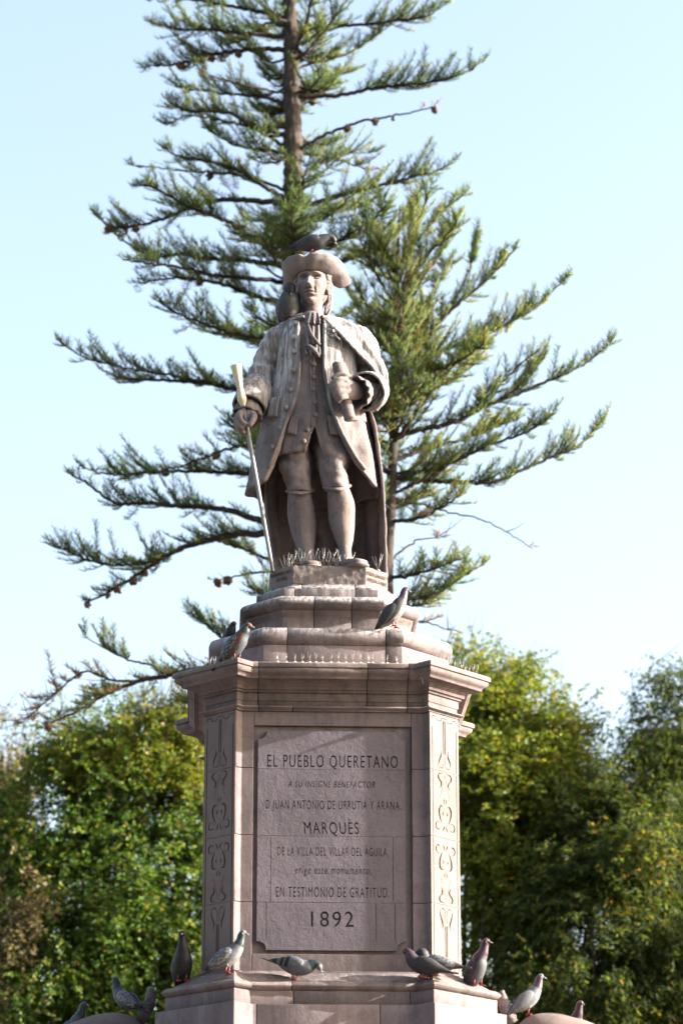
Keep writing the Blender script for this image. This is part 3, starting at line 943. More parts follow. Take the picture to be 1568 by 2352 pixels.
def button(px, py, tab=None, r=0.021, extra=0.0, Y=None):
    z = zpx(py, YC - 0.22); t = np.clip((z - zC0) / (zC1 - zC0), 0, 1); df = dC(t) * 0.93
    _, c, w = ring(z, cL, cR, YC, df, df)
    x = at(px, py, YC - df)[0]
    s_ = np.clip((x - c) / w, -0.98, 0.98)
    y = (YC - df * math.sqrt(1 - s_ * s_) - 0.012 + extra) if Y is None else Y
    q = at(px, py, y)
    return MB().ball(q, (r, r * 0.62, r), 12, 8)

for px, py in ((679, 742), (677, 773), (674, 807), (673, 850), (666, 895), (657, 936), (643, 983), (626, 1027)):
    button(px, py).build('coat_button', M['coat'], st)
for px, py in ((720.5, 836), (721, 866), (721.5, 894), (723.5, 923), (724, 952), (705, 986), (698, 1013)):
    button(px, py, r=0.018, Y=YC - dW(np.clip((zpx(py, YC - 0.2) - zW0) / (zW1 - zW0), 0, 1)) - 0.036).build('waistcoat_button', MS, st)
# placket line of the waistcoat
pp = [at(713 + 0.02 * (py - 830), py, YC - dW(np.clip((zpx(py, YC - 0.2) - zW0) / (zW1 - zW0), 0, 1)) - 0.029) for py in np.linspace(826, 980, 12)]
MB().tube(pp, [0.006], 6).build('waistcoat_placket', MS, st)
# pocket flaps
def flap(corners, name, mat, Yf, th=0.018):
    q = [at(px, py, Y) for (px, py), Y in zip(corners, Yf)]
    n = 8; g_ = []
    for i in range(n):
        t = i / (n - 1)
        a = q[0] * (1 - t) + q[3] * t; b = q[1] * (1 - t) + q[2] * t
        g_.append([a * (1 - s_) + b * s_ for s_ in np.linspace(0, 1, 8)])
    return MB().loft(g_, closed=False).build(name, mat, st, solid=th)
flap([(668, 953), (686, 953), (680, 998), (658, 994)], 'pocket_flap', MS, (YC - 0.21, YC - 0.222, YC - 0.232, YC - 0.22))
flap([(752, 953), (776, 953), (782, 996), (758, 996)], 'pocket_flap', MS, (YC - 0.215, YC - 0.2, YC - 0.205, YC - 0.225))
flap([(621, 915), (640, 908), (635, 955), (612, 958)], 'pocket_flap', M['coat'], (YC - 0.17, YC - 0.2, YC - 0.215, YC - 0.18))
flap([(806, 946), (838, 948), (842, 968), (810, 964)], 'pocket_flap', M['coat'], (YC - 0.2, YC - 0.13, YC - 0.13, YC - 0.2))

# --- sleeves
def wrk(seed, a):
    return lambda t, q: 1 + a * noise.fractal(Vector((math.cos(q) * 0.9, math.sin(q) * 0.9, t * 8 + seed)), 1, 2, 3) + 0.07 * math.sin(t * 34 + 1.6 * math.sin(q + seed)) * (t > 0.35)
A = [at(664, 772, -0.04), at(640, 784, -0.05), at(617, 822, -0.04), at(603, 856, -0.05), at(592, 886, -0.1), at(582, 915, -0.17)]
MB().tube(A, [0.085, 0.108, 0.1, 0.094, 0.1, 0.1], 30, sub=46, wob=wrk(1, 0.14)).build('sleeve', M['coat'], st, disp=(9, 0.008))
B = [at(808, 760, -0.05), at(828, 786, -0.06), at(842, 826, -0.05), at(850, 862, -0.07), at(846, 893, -0.16), at(832, 900, -0.26)]
MB().tube(B, [0.075, 0.105, 0.1, 0.098, 0.1, 0.098], 30, sub=46, wob=wrk(4, 0.16)).build('sleeve', M['coat'], st, disp=(9, 0.008))
def cuff(path, rad, name, wav=0.0, k=9, th=0.016, mat=None, n=48, sub=14, amp_t=1.0):
    wob = (lambda t, q: 1 + wav * t ** amp_t * math.sin(q * k + 2 * math.sin(q * 2)))
    return MB().tube(path, rad, n, sub=sub, caps=(False, False), wob=wob).build(name, mat or M['coat'], st, solid=th, disp=(10, 0.005))
cuff([at(594, 882, -0.09), at(587, 900, -0.13), at(579, 922, -0.185), at(572, 938, -0.225)], [0.1, 0.128, 0.132, 0.126], 'cuff', 0.02, 3)
button(604, 884, Y=-0.225, r=0.024).build('cuff_button', M['coat'], st)
button(566, 893, Y=-0.2, r=0.022).build('cuff_button', M['coat'], st)
cuff([at(577, 925, -0.19), at(570, 945, -0.23), at(567, 958, -0.25)], [0.075, 0.098, 0.112], 'lace_ruffle', 0.09, 9, 0.012, MS)
cuff([at(858, 896, -0.12), at(849, 898, -0.2), at(839, 900, -0.29)], [0.12, 0.142, 0.145], 'cuff', 0.02, 3)
cuff([at(838, 900, -0.27), at(826, 901, -0.33), at(818, 902, -0.36)], [0.075, 0.105, 0.12], 'lace_ruffle', 0.09, 10, 0.012, MS)
button(869, 888, Y=-0.27, r=0.022).build('cuff_button', M['coat'], st)

# --- cane, hands, scroll
cane_a, cane_b = at(542, 840, -0.34), np.array([at(626, 1312, -0.3)[0], -0.3, zp1 - 0.02])
k1 = at(626.5, 1313, -0.3)
cane_b = k1
ax = (cane_b - cane_a)
cane = empty('walking_cane', (0, 0, 0), 0, 'tall metal walking cane with flared cream knob in the statue hand', 'cane')
kn = MB(); kp = [0, 0.004, 0.05, 0.1, 0.135, 0.165, 0.19, 0.2]
kr = [0.038, 0.04, 0.032, 0.022, 0.027, 0.034, 0.022, 0.018]
kn.tube([cane_a + ax * t for t in kp], kr, 20, sub=40)
kn.build('knob', M['knob'], cane)
MB().tube([cane_a + ax * t for t in (0.198, 0.201, 0.206, 0.209)], [0.015, 0.026, 0.026, 0.015], 20).build('collar', M['steel'], cane)
MB().tube([cane_a + ax * 0.205, cane_a + ax * 0.6, cane_b], [0.0165, 0.0155, 0.0135], 16, sub=10).build('shaft', M['steel'], cane)
Yh = -0.34
h = MB()
h.tube([at(574, 935, -0.25), at(567, 950, -0.29), at(562, 966, -0.3)], [(0.05, 0.042), (0.068, 0.045), (0.06, 0.04)], 16, sub=10)
FG = [([(554, 944, -0.33), (550, 957, -0.37), (558, 971, -0.385), (567, 975, -0.375)], 0.0205),
      ([(548, 950, -0.32), (543, 963, -0.355), (549, 979, -0.375), (561, 984, -0.37)], 0.0205),
      ([(546, 960, -0.30), (543, 973, -0.33), (549, 987, -0.35), (561, 991, -0.355)], 0.019),
      ([(550, 970, -0.28), (549, 984, -0.30), (556, 994, -0.32), (566, 996, -0.33)], 0.0165)]
for path, r in FG: h.tube([at(*q) for q in path], [r * 1.05, r * 1.12, r, r * 0.85], 10, sub=14)
h.tube([at(578, 945, -0.3), at(583, 958, -0.345), at(578, 970, -0.38), at(571, 980, -0.385)], [0.028, 0.026, 0.022, 0.016], 10, sub=14)
h.build('right_hand', MS, st, remesh=0.0075, sm=2)
s0, s1 = at(775, 838, -0.355), at(803, 962, -0.385)
sv = s1 - s0
sc_ = MB().tube([s0 + sv * t for t in (0, 0.01, 0.5, 0.97, 1.0)], [0.036, 0.04, 0.041, 0.043, 0.042], 24, sub=20, caps=(True, False))
sc_.tube([s1 + sv * 0.0, s1 - sv * 0.12], [0.036, 0.03], 24, caps=(False, True))
sc_.build('paper_scroll', MS, st, disp=(12, 0.004))
h = MB()
h.tube([at(826, 899, -0.31), at(808, 896, -0.375), at(797, 894, -0.415), at(791, 893, -0.425)], [(0.048, 0.058), (0.05, 0.075), (0.036, 0.077), (0.025, 0.07)], 16, sub=12, ref=(0, 0, 1))
FG = [([(796, 873, -0.42), (778, 872, -0.45), (762, 883, -0.44), (762, 893, -0.41)], 0.0215),
      ([(795, 886, -0.43), (776, 886, -0.462), (766, 895, -0.45), (768, 902, -0.42)], 0.0215),
      ([(796, 899, -0.43), (779, 900, -0.462), (770, 907, -0.45), (773, 913, -0.42)], 0.0205),
      ([(798, 911, -0.42), (784, 913, -0.452), (776, 919, -0.44), (779, 924, -0.42)], 0.0185)]
for path, r in FG: h.tube([at(*q) for q in path], [r * 1.05, r * 1.12, r, r * 0.85], 10, sub=14)
h.tube([at(806, 872, -0.39), at(790, 862, -0.4), at(774, 862, -0.41), at(762, 870, -0.415)], [0.028, 0.026, 0.022, 0.016], 10, sub=14)
h.build('left_hand', MS, st, remesh=0.0075, sm=2)

# --- cape: back drop to the floor and the drape over the shoulder
NB, NK = 70, 110
xLt = Tab((740, 690), (800, 668), (900, 640), (1000, 620), (1100, 612), (1153, 611), (1230, 620), (1302, 632), (1345, 640))
xRt = Tab((740, 770), (800, 828), (850, 858), (900, 866), (943, 850), (1000, 861), (1050, 868), (1102, 874), (1160, 879), (1260, 881), (1345, 882))
rings = []
for i in range(NB):
    t = i / (NB - 1); z = ZP + 0.004 + (zpx(745, YC) - ZP) * t
    Yk = 0.02
    py = row_of(z, Yk)
    xl, xr = at(xLt(py), py, Yk)[0], at(xRt(py), py, Yk)[0]
    c, w = (xl + xr) / 2, (xr - xl) / 2
    db = 0.30 - 0.08 * t
    u = np.linspace(0, 1, NK)
    ph = -math.pi / 2 + 0.12 + (math.pi - 0.0) * u            # left edge round the back to the right edge
    x = c + w * np.sin(ph); y = Yk + db * np.cos(ph)
    lowt = (1 - t)
    fo = (0.03 * np.sin(u * 38 + 0.6 + t * 1.2) + 0.022 * np.sin(u * 21 + t * 2)) * (0.35 + 0.65 * lowt)
    y = y + fo * np.cos(ph) + 0.016 * np.sin(u * 52 + 1) * lowt
    x = x + fo * np.sin(ph) * 0.6
    # right edge swings forward near the floor
    k = np.clip((u - 0.8) / 0.2, 0, 1)
    y = y - 0.16 * k * k
    k = np.clip((0.22 - u) / 0.22, 0, 1)
    y = y - 0.15 * k * k * lowt
    rings.append(np.stack([x, y, np.full(NK, z)], 1))
MB().loft(rings, closed=False).build('cape', MS, st, solid=0.022, disp=(7, 0.01))
inner = [(744, 733, -0.2), (762, 748, -0.27), (783, 768, -0.3), (806, 792, -0.27), (832, 820, -0.24), (856, 845, -0.22), (870, 872, -0.22), (874, 902, -0.24), (864, 930, -0.26), (846, 944, -0.24)]
middle = [(756, 729, -0.1), (784, 735, -0.15), (812, 750, -0.2), (835, 778, -0.2), (856, 806, -0.17), (874, 836, -0.14), (882, 864, -0.14), (884, 892, -0.16), (877, 920, -0.18), (858, 940, -0.18)]
outer_ = [(770, 729, 0.0), (792, 736, 0.0), (832, 756, -0.03), (852, 796, -0.03), (872, 826, -0.02), (887, 858, -0.03), (889, 878, -0.04), (888, 898, -0.06), (882, 920, -0.08), (864, 939, -0.1)]
back_ = [(765, 733, 0.13), (790, 745, 0.14), (822, 772, 0.13), (845, 812, 0.12), (862, 845, 0.13), (872, 875, 0.13), (876, 895, 0.12), (876, 915, 0.1), (870, 935, 0.06), (858, 948, 0.02)]
curves = [cr([at(*q) for q in c_], 60) for c_ in (inner, middle, outer_, back_)]
grid = []
for j in range(60):
    col = cr([c_[j] for c_ in curves], 30)
    v = np.linspace(0, 1, 30)
    mid_n = np.array([0.45, -0.85, 0.25])
    fd = 0.017 * np.sin(v * 20 + j * 0.06) * (0.3 + 0.7 * min(1, j / 25))
    col = col + mid_n[None, :] * fd[:, None] * np.clip(v * 5, 0, 1)[:, None] * (v < 0.8)[:, None]
    grid.append(col)
MB().loft(grid, closed=False).build('cape_drape', M['coat'], st, solid=0.024, disp=(9, 0.008))
MB().tube(curves[0], [0.013], 8).build('cape_edge', M['coat'], st)
# rolled collar line along both shoulders
MB().tube([at(698, 727, -0.24), at(684, 730, -0.22), at(664, 737, -0.14), at(640, 748, -0.06), at(622, 765, 0.02)], [0.014, 0.014, 0.014, 0.013, 0.01], 8, sub=20).build('collar_edge', M['coat'], st)
MB().tube([at(738, 727, -0.22), at(757, 729, -0.17), at(775, 732, -0.1), at(793, 737, -0.04)], [0.014, 0.014, 0.014, 0.01], 8, sub=20).build('collar_edge', M['coat'], st)

# --- rosette on the breast
rs = MB(); rc = at(764, 763, YC - 0.2)
for a in np.linspace(0, 2 * math.pi, 7, endpoint=False):
    rs.ball(rc + np.array([math.cos(a) * 0.03, -0.012, math.sin(a) * 0.034]), (0.02, 0.012, 0.02), 8, 6)
rs.ball(rc + np.array([0, -0.02, 0]), (0.016, 0.014, 0.016), 8, 6)
rs.build('rosette', M['coat'], st)
rb = MB(); rb.tube([rc + np.array([0.02, -0.01, -0.03]), rc + np.array([0.05, -0.015, -0.065])], [(0.02, 0.008), (0.024, 0.008)], 8); rb.build('rosette_ribbon', M['coat'], st)

# --- neck cloth and jabot
MB().tube([at(717, 748, -0.14), at(717, 737, -0.135), at(717, 729, -0.13)], [(0.105, 0.1), (0.096, 0.094), (0.089, 0.089)], 24, sub=10, ref=(0, 1, 0)).build('neck_cloth', MS, st, disp=(20, 0.008))
def frill(rows, name, seed):
    """rows: (pxL, pxR, py, Y); a pleated strip with a wavy lower edge"""
    g_ = []
    Pq = cr(np.array(rows, float), 18)
    for i, (xl, xr, py, Y) in enumerate(Pq):
        u = np.linspace(0, 1, 26); t = i / 17
        line = []
        for q in u:
            w = 0.012 * math.sin(q * 17 + seed + t) * (0.4 + 0.6 * t)
            line.append(at(xl + (xr - xl) * q, py + 2.2 * t * math.sin(q * 31 + seed), Y + w - 0.01 * math.sin(math.pi * q)))
        g_.append(line)
    return MB().loft(g_, closed=False).build(name, M['cravat'], st, solid=0.012)
frill([(704, 731, 717, -0.245), (702, 734, 730, -0.285), (701, 736, 742, -0.31)], 'jabot_frill', 0.3)
frill([(703, 733, 738, -0.29), (702, 735, 765, -0.315), (704, 735, 788, -0.325)], 'jabot_frill', 2.0)
frill([(702, 730, 784, -0.3), (700, 733, 798, -0.325), (703, 733, 814, -0.33)], 'jabot_frill', 4.1)
MB().tube([at(706, 746, -0.325), at(714, 768, -0.34), at(727, 785, -0.345), at(735, 792, -0.335)], [(0.008, 0.014)], 6).build('jabot_fold', M['cravat'], st)
MB().tube([at(703, 790, -0.335), at(716, 800, -0.345), at(728, 812, -0.345), at(733, 820, -0.335)], [(0.008, 0.014), (0.01, 0.02), (0.01, 0.016), (0.004, 0.006)], 6, sub=12).build('jabot_fold', M['cravat'], st)

# --- head
YAW = R(-11)                      # turned a little towards picture left
HX, HY, HZ = 0.110, 0.138, 0.198
eye = at(713.5, 645, -0.235)
hc = np.array([at(718.5, 645, -0.1)[0], -0.105, eye[2] + 0.034])
cyw, syw = math.cos(YAW), math.sin(YAW)
def headp(p):
    p = np.asarray(p, float)
    x, y, z = p[..., 0], p[..., 1], p[..., 2]
    return np.stack([hc[0] + x * cyw - y * syw, hc[1] + x * syw + y * cyw, hc[2] + z], -1)
def G(X, Z, x0, z0, sx, sz): return np.exp(-((X - x0) / sx) ** 2 / 2 - ((Z - z0) / sz) ** 2 / 2)
nu, nv = 150, 130
V = np.zeros((nv, nu, 3))
for i in range(nv):
    la = -math.pi / 2 + math.pi * i / (nv - 1)
    for j in range(nu):
        lo = 2 * math.pi * j / nu
        x, y, z = math.cos(la) * math.sin(lo), -math.cos(la) * math.cos(lo), math.sin(la)
        x = math.copysign(abs(x) ** 0.88, x); 
        V[i, j] = (x, y, z)
X, Yv, Z = V[..., 0], V[..., 1], V[..., 2]
jaw = np.where(Z < -0.05, 1 - 0.30 * np.clip((-Z - 0.05), 0, 1) ** 1.7, 1.0)
X2 = X * jaw
fl = np.where(Yv < 0, 1.0, 1.05)
backcut = np.where((Yv > 0) & (Z < -0.3), 1 - 0.55 * np.clip((-Z - 0.3) / 0.7, 0, 1), 1.0)
# fuller lower face in front
Yf = np.where(Yv < 0, -np.abs(Yv) ** 0.75, Yv) * backcut
Yf = np.where((Yv < 0) & (Z < -0.4), Yf * (1 + 0.35 * np.clip(-Z - 0.4, 0, 0.6)), Yf)
px_, py_, pz_ = X2 * HX, Yf * HY * fl, Z * HZ
front = np.clip(-Yv * 2.2, 0, 1)
xx = px_ / HX
d = np.zeros_like(xx)
nzp = np.clip((0.08 - Z) / 0.46, 0, 1)
d += np.where((Z < 0.14) & (Z > -0.5), (0.010 + 0.036 * nzp ** 1.2) * np.exp(-(xx / (0.11 + 0.07 * nzp)) ** 2 / 2), 0) * np.where(Z < -0.36, np.clip((Z + 0.46) / 0.10, 0, 1), 1) * np.clip((0.14 - Z) / 0.06, 0, 1)
for s_ in (-1, 1):
    d += 0.017 * G(xx, Z, s_ * 0.40, 0.15, 0.27, 0.05)
    d -= 0.034 * G(xx, Z, s_ * 0.38, 0.025, 0.20, 0.08)
    d += 0.019 * G(xx, Z, s_ * 0.40, 0.0, 0.13, 0.042)
    d -= 0.006 * G(xx, Z, s_ * 0.40, 0.062, 0.17, 0.012)
    d -= 0.005 * G(xx, Z, s_ * 0.40, -0.065, 0.15, 0.014)
    d += 0.008 * G(xx, Z, s_ * 0.62, -0.22, 0.22, 0.14)
    d += 0.015 * G(xx, Z, s_ * 0.17, -0.395, 0.06, 0.045)
    d -= 0.007 * G(xx, Z, s_ * 0.34, -0.47, 0.05, 0.10)
    d -= 0.005 * G(xx, Z, s_ * 0.72, -0.5, 0.15, 0.15)
d += 0.012 * G(xx, Z, 0, -0.53, 0.20, 0.045)
d -= 0.014 * G(xx, Z, 0, -0.585, 0.27, 0.016)
d += 0.012 * G(xx, Z, 0, -0.64, 0.17, 0.035)
d -= 0.010 * G(xx, Z, 0, -0.73, 0.25, 0.045)
d += 0.018 * G(xx, Z, 0, -0.88, 0.24, 0.09)
py_ = py_ - d * front * 1.45
Hp = headp(np.stack([px_, py_, pz_], -1))
hm = MB().loft([Hp[i] for i in range(nv)], True, (False, False))
head = hm.build('head', MS, st)
MB().tube([at(717, 745, -0.06), at(717, 722, -0.07), at(717, 700, -0.085), at(718, 680, -0.09)], [0.085, 0.078, 0.078, 0.085], 24, sub=14).build('neck', MS, st)
for s_ in (-1, 1):
    e_ = MB()
    th = np.linspace(0, 2 * math.pi, 26)
    pts = [headp((s_ * (0.112 + 0.012 * math.cos(t)), 0.005 + 0.032 * math.cos(t) * 1.0, -0.03 + 0.055 * math.sin(t) - 0.008 * math.cos(t))) for t in th]
    e_.tube(pts[:-3], [0.009], 8)
    e_.ball(headp((s_ * 0.104, 0.01, -0.03)), (0.02, 0.028, 0.045), 10, 8)
    e_.ball(headp((s_ * 0.112, -0.012, -0.078)), (0.013, 0.016, 0.02), 8, 6)
    e_.build('ear', MS, st)
# hair: carved locks
hr = random.Random(4)
for s_, n_ in ((1, 15), (-1, 13)):
    hm = MB()
    for q in range(n_):
        a0 = hr.uniform(0.0, 1.0)
        x0, y0 = s_ * (0.112 - 0.02 * a0 * a0), 0.015 + 0.10 * a0
        z0 = 0.075 + hr.uniform(-0.03, 0.02)
        zl = -0.03 if a0 < 0.12 else -0.20 - 0.06 * hr.random()
        y0 = -0.03 if a0 < 0.12 else y0
        pts = []
        for t in np.linspace(0, 1, 9):
            wv = 0.013 * math.sin(t * 11 + hr.random() * 0.3 + q)
            pts.append(headp((x0 + s_ * (0.012 * math.sin(t * 2.6) + wv * 0.7) - s_ * 0.03 * t * t, y0 + wv + 0.02 * t, z0 + (zl - z0) * t)))
        hm.tube(pts, [0.011, 0.016, 0.018, 0.017, 0.017, 0.016, 0.014, 0.011, 0.006], 8, sub=22)
    hm.build('hair', MS, st)
bh = MB(); bh.ball(headp((0, 0.045, -0.01)), (0.112, 0.115, 0.19), 24, 16); bh.build('back_hair', MS, st, disp=(18, 0.02))

# --- tricorne
hat_front = R(-15)
nphi, nr = 180, 44
corner = [0.0, R(118), R(-118)]
grid = []
for i in range(nphi):
    ph = 2 * math.pi * i / nphi                       # 0 = front corner
    dc = min(abs((ph - c + math.pi) % (2 * math.pi) - math.pi) for c in corner)
    k = math.exp(-(dc / 0.27) ** 2)                    # 1 at a corner, 0 on a side
    isf = math.exp(-(((ph + math.pi) % (2 * math.pi) - math.pi) / 0.5) ** 2)
    r0 = 0.118
    # brim profile: band -> out -> rolled up
    nt_ = math.exp(-(((ph + math.pi) % (2 * math.pi) - math.pi) / 0.13) ** 2)
    out = 0.112 + 0.056 * k - 0.055 * isf * k - 0.02 * nt_
    rise = 0.096 - 0.035 * k + 0.045 * isf * k - 0.03 * nt_
    zd = -0.058 * k * (1 - isf) - 0.018 * (1 - math.cos(ph)) / 2
    prof = [(r0, 0.0), (r0 + out * 0.22, -0.004), (r0 + out * 0.55, rise * 0.16), (r0 + out * 0.84, rise * 0.48), (r0 + out * 0.97, rise * 0.8), (r0 + out * 0.99, rise * 0.97), (r0 + out * 0.93, rise * 1.04), (r0 + out * 0.84, rise * 0.96), (r0 + out * 0.62, rise * 0.6), (r0 + out * 0.3, 0.03 + rise * 0.22), (r0 - 0.012, 0.05)]
    crown = [(r0 - 0.03, 0.09), (r0 - 0.06, 0.115), (0.02, 0.125), (0.0005, 0.125)]
    pr = cr(prof + crown, nr)
    a = hat_front + ph
    ln = 0.95 + 0.2 * abs(math.cos(a))
    grid.append([hc + np.array([math.sin(a) * q[0] * 1.0, -math.cos(a) * q[0] * (1.12 if q[0] < r0 + 0.05 else 1.08) + 0.015, 0.055 + q[1] + zd * min(1, max(0, (q[0] - 0.1) / 0.1))]) for q in pr])
hat = MB().loft([[grid[i][j] for i in range(nphi)] for j in range(nr)], True, (False, False)).build('tricorne_hat', M['hat'], st, disp=(6, 0.006))
HATC = hc

# ---- small lettering on the plinth chamfers
def letters(name, spl, thick, to_local, mat, parent):
    return plate(name, spl[0], spl[1:], thick, to_local, mat, parent)


def chamfer_text(rows, sgn):
    a_, b_ = 0.254, 0.415
    midp = np.array([sgn * (a_ + b_) / 2, -(a_ + b_) / 2])
    un = np.array([1, sgn]) / math.sqrt(2); nn = np.array([sgn, -1]) / math.sqrt(2)
    rr = np.array([[math.cos(THETA), -math.sin(THETA)], [math.sin(THETA), math.cos(THETA)]])
    midp, un, nn = rr @ midp + np.array([-0.03, 0]), rr @ un, rr @ nn
    for txt, u0, u1, z0, z1_ in rows:
        spl = [p + np.array([u0, z0]) for p in text_splines(txt, u1 - u0, z1_ - z0)]
        b = base_of(st)
        letters('maker_lettering', spl, 0.004, lambda u, v, w: (*(midp + un * u + nn * (0.009 + w) - b[:2]), v - b[2]), M['cut'], st)


chamfer_text([('QUERETARO, MAYO', -0.105, 0.105, zp0 + 0.088, zp0 + 0.113), ('DE 1892.', -0.04, 0.06, zp0 + 0.046, zp0 + 0.071)], -1)
chamfer_text([('DIEGO ALMARAZ Y', -0.105, 0.105, zp0 + 0.078, zp0 + 0.103), ('GUILLEN, E HIJOS.', -0.105, 0.105, zp0 + 0.034, zp0 + 0.059)], 1)

# ------------------------------------------------------------------ bird spikes and loose wires
sr = random.Random(8)


def spike_fan(parent, p, n, L, spread):
    m = MB()
    for i in range(n):
        a = (i - (n - 1) / 2) / max(1, n - 1) * spread + sr.uniform(-0.09, 0.09)
        b = sr.uniform(-0.35, 0.1)
        dv = np.array([math.sin(a), math.sin(b) * 0.6, math.cos(a)]); l = L * sr.uniform(0.75, 1.1)
        m.tube([p, p + dv * l * 0.5, p + dv * l], [0.0014, 0.0014, 0.001], 5)
    o = m.build('spike', M['wire'], parent)
    g_ = MB().ball(p + np.array([0, 0, 0.002]), (0.014, 0.012, 0.007), 8, 5).build('glue_blob', M['glue'], o)


sp = empty('bird_spike_row', (0, -0.36, ZP), 0, 'long thin bird spikes in fans round the statue feet', 'bird spikes')
for px in (655, 668, 682, 694, 714, 731, 742, 757, 772, 786, 800, 868):
    Y = -0.375 if 670 < px < 838 else -0.3
    q = at(px, 1300, Y); q[2] = ZP
    spike_fan(sp, q, 4, 0.135, 0.75)
sp = empty('bird_spike_row', (0, -0.95, z_top_c), 0, 'short bird spikes standing along the front of the cornice ledge', 'bird spikes')
rr2 = lambda x, y: (x * math.cos(THETA) - y * math.sin(THETA) - 0.024, x * math.sin(THETA) + y * math.cos(THETA))
for x in np.linspace(-0.37, 0.42, 17):
    x += sr.uniform(-0.012, 0.012)
    spike_fan(sp, np.array([*rr2(x, -S - 0.13), z_top_c + 0.003]), 2, 0.068, 0.22)
sp = empty('bird_spike_row', (0.95, -0.8, z_top_c), 0, 'short bird spikes along the sunlit cornice corner beside green foliage', 'bird spikes')
for t in np.linspace(0.08, 0.95, 12):
    a, b = np.array([0.66, -1.01]), np.array([1.01, -0.66])
    q = a + (b - a) * t
    spike_fan(sp, np.array([*rr2(*q), z_top_c + 0.003]), 2, 0.068, 0.25)
sp = empty('bird_spike_row', (-0.95, -0.8, z_top_c), 0, 'short bird spikes along the shaded cornice corner beside the brown-breasted pigeon', 'bird spikes')
for t in list(np.linspace(0.05, 0.6, 7)) + [0.93, 0.98]:
    a, b = np.array([-1.01, -0.66]), np.array([-0.66, -1.01])
    q = a + (b - a) * t
    spike_fan(sp, np.array([*rr2(*q), z_top_c + 0.003]), 2 if t < 0.9 else 3, 0.068 if t < 0.9 else 0.1, 0.3)


def loose_wire(pts, label):
    o = MB().tube([at(*q) for q in pts], [0.0022], 5, sub=26).build('loose_wire', M['bark2'])
    tag(o, label, 'wire')


loose_wire([(588, 1522, -0.985), (592, 1530, -0.995), (599, 1540, -0.993), (600, 1552, -0.985), (604, 1564, -0.97)], 'thin wire dangling from the cornice beside the brown-breasted pigeon')
loose_wire([(951, 1526, -0.995), (950, 1538, -1.0), (960, 1551, -1.0), (968, 1560, -1.0), (971, 1571, -0.99)], 'thin curled wire hanging over the cornice near its sunlit corner')
loose_wire([(425, 1562, -0.7), (411, 1578, -0.7), (404, 1592, -0.7), (408, 1612, -0.7), (424, 1628, -0.72)], 'thin wire looping out below the shaded cornice corner')


# ------------------------------------------------------------------ pigeons
def pcol(name, col, rough=0.6, var=0.65, sheen=None):
    m = plain(name, col, rough, var=var, scale=48)
    return m


PM = {
    'dark': pcol('slate_feather', (0.034, 0.035, 0.041)), 'black': pcol('black_feather', (0.018, 0.018, 0.022)),
    'grey': pcol('grey_feather', (0.072, 0.078, 0.090)), 'pale': pcol('pale_feather', (0.099, 0.105, 0.121)),
    'white': pcol('white_feather', (0.170, 0.170, 0.170)), 'purple': pcol('purple_neck', (0.055, 0.030, 0.047), 0.35),
    'green': pcol('green_neck', (0.025, 0.038, 0.042), 0.35), 'brown': pcol('brown_breast', (0.096, 0.054, 0.042)),
    'foot': pcol('red_foot', (0.250, 0.050, 0.050), 0.6, 0.15), 'beak': pcol('grey_beak', (0.25, 0.24, 0.23), 0.4, 0.1),
    'eye': pcol('orange_eye', (0.35, 0.08, 0.02), 0.2, 0.1), 'ash': pcol('ash_feather', (0.059, 0.063, 0.073)),
}


def checker(name, a, b, sc=55):
    m, nt, p = new_mat(name)
    tc = nd(nt, 'ShaderNodeTexCoord')
    f = ramp(nt, nz(nt, tc.outputs['Object'], sc, 2, 0.4, (1, 1, 1.6)), [(0.47, 0.0), (0.56, 1.0)])
    nt.links.new(mix(nt, f, a, b), p.inputs['Base Color']); p.inputs['Roughness'].default_value = 0.6
    return m


PM['chk'] = checker('checkered_wing', (0.028, 0.03, 0.035), (0.14, 0.14, 0.15))
PM['chkp'] = checker('pale_checkered_wing', (0.06, 0.064, 0.074), (0.17, 0.175, 0.185))


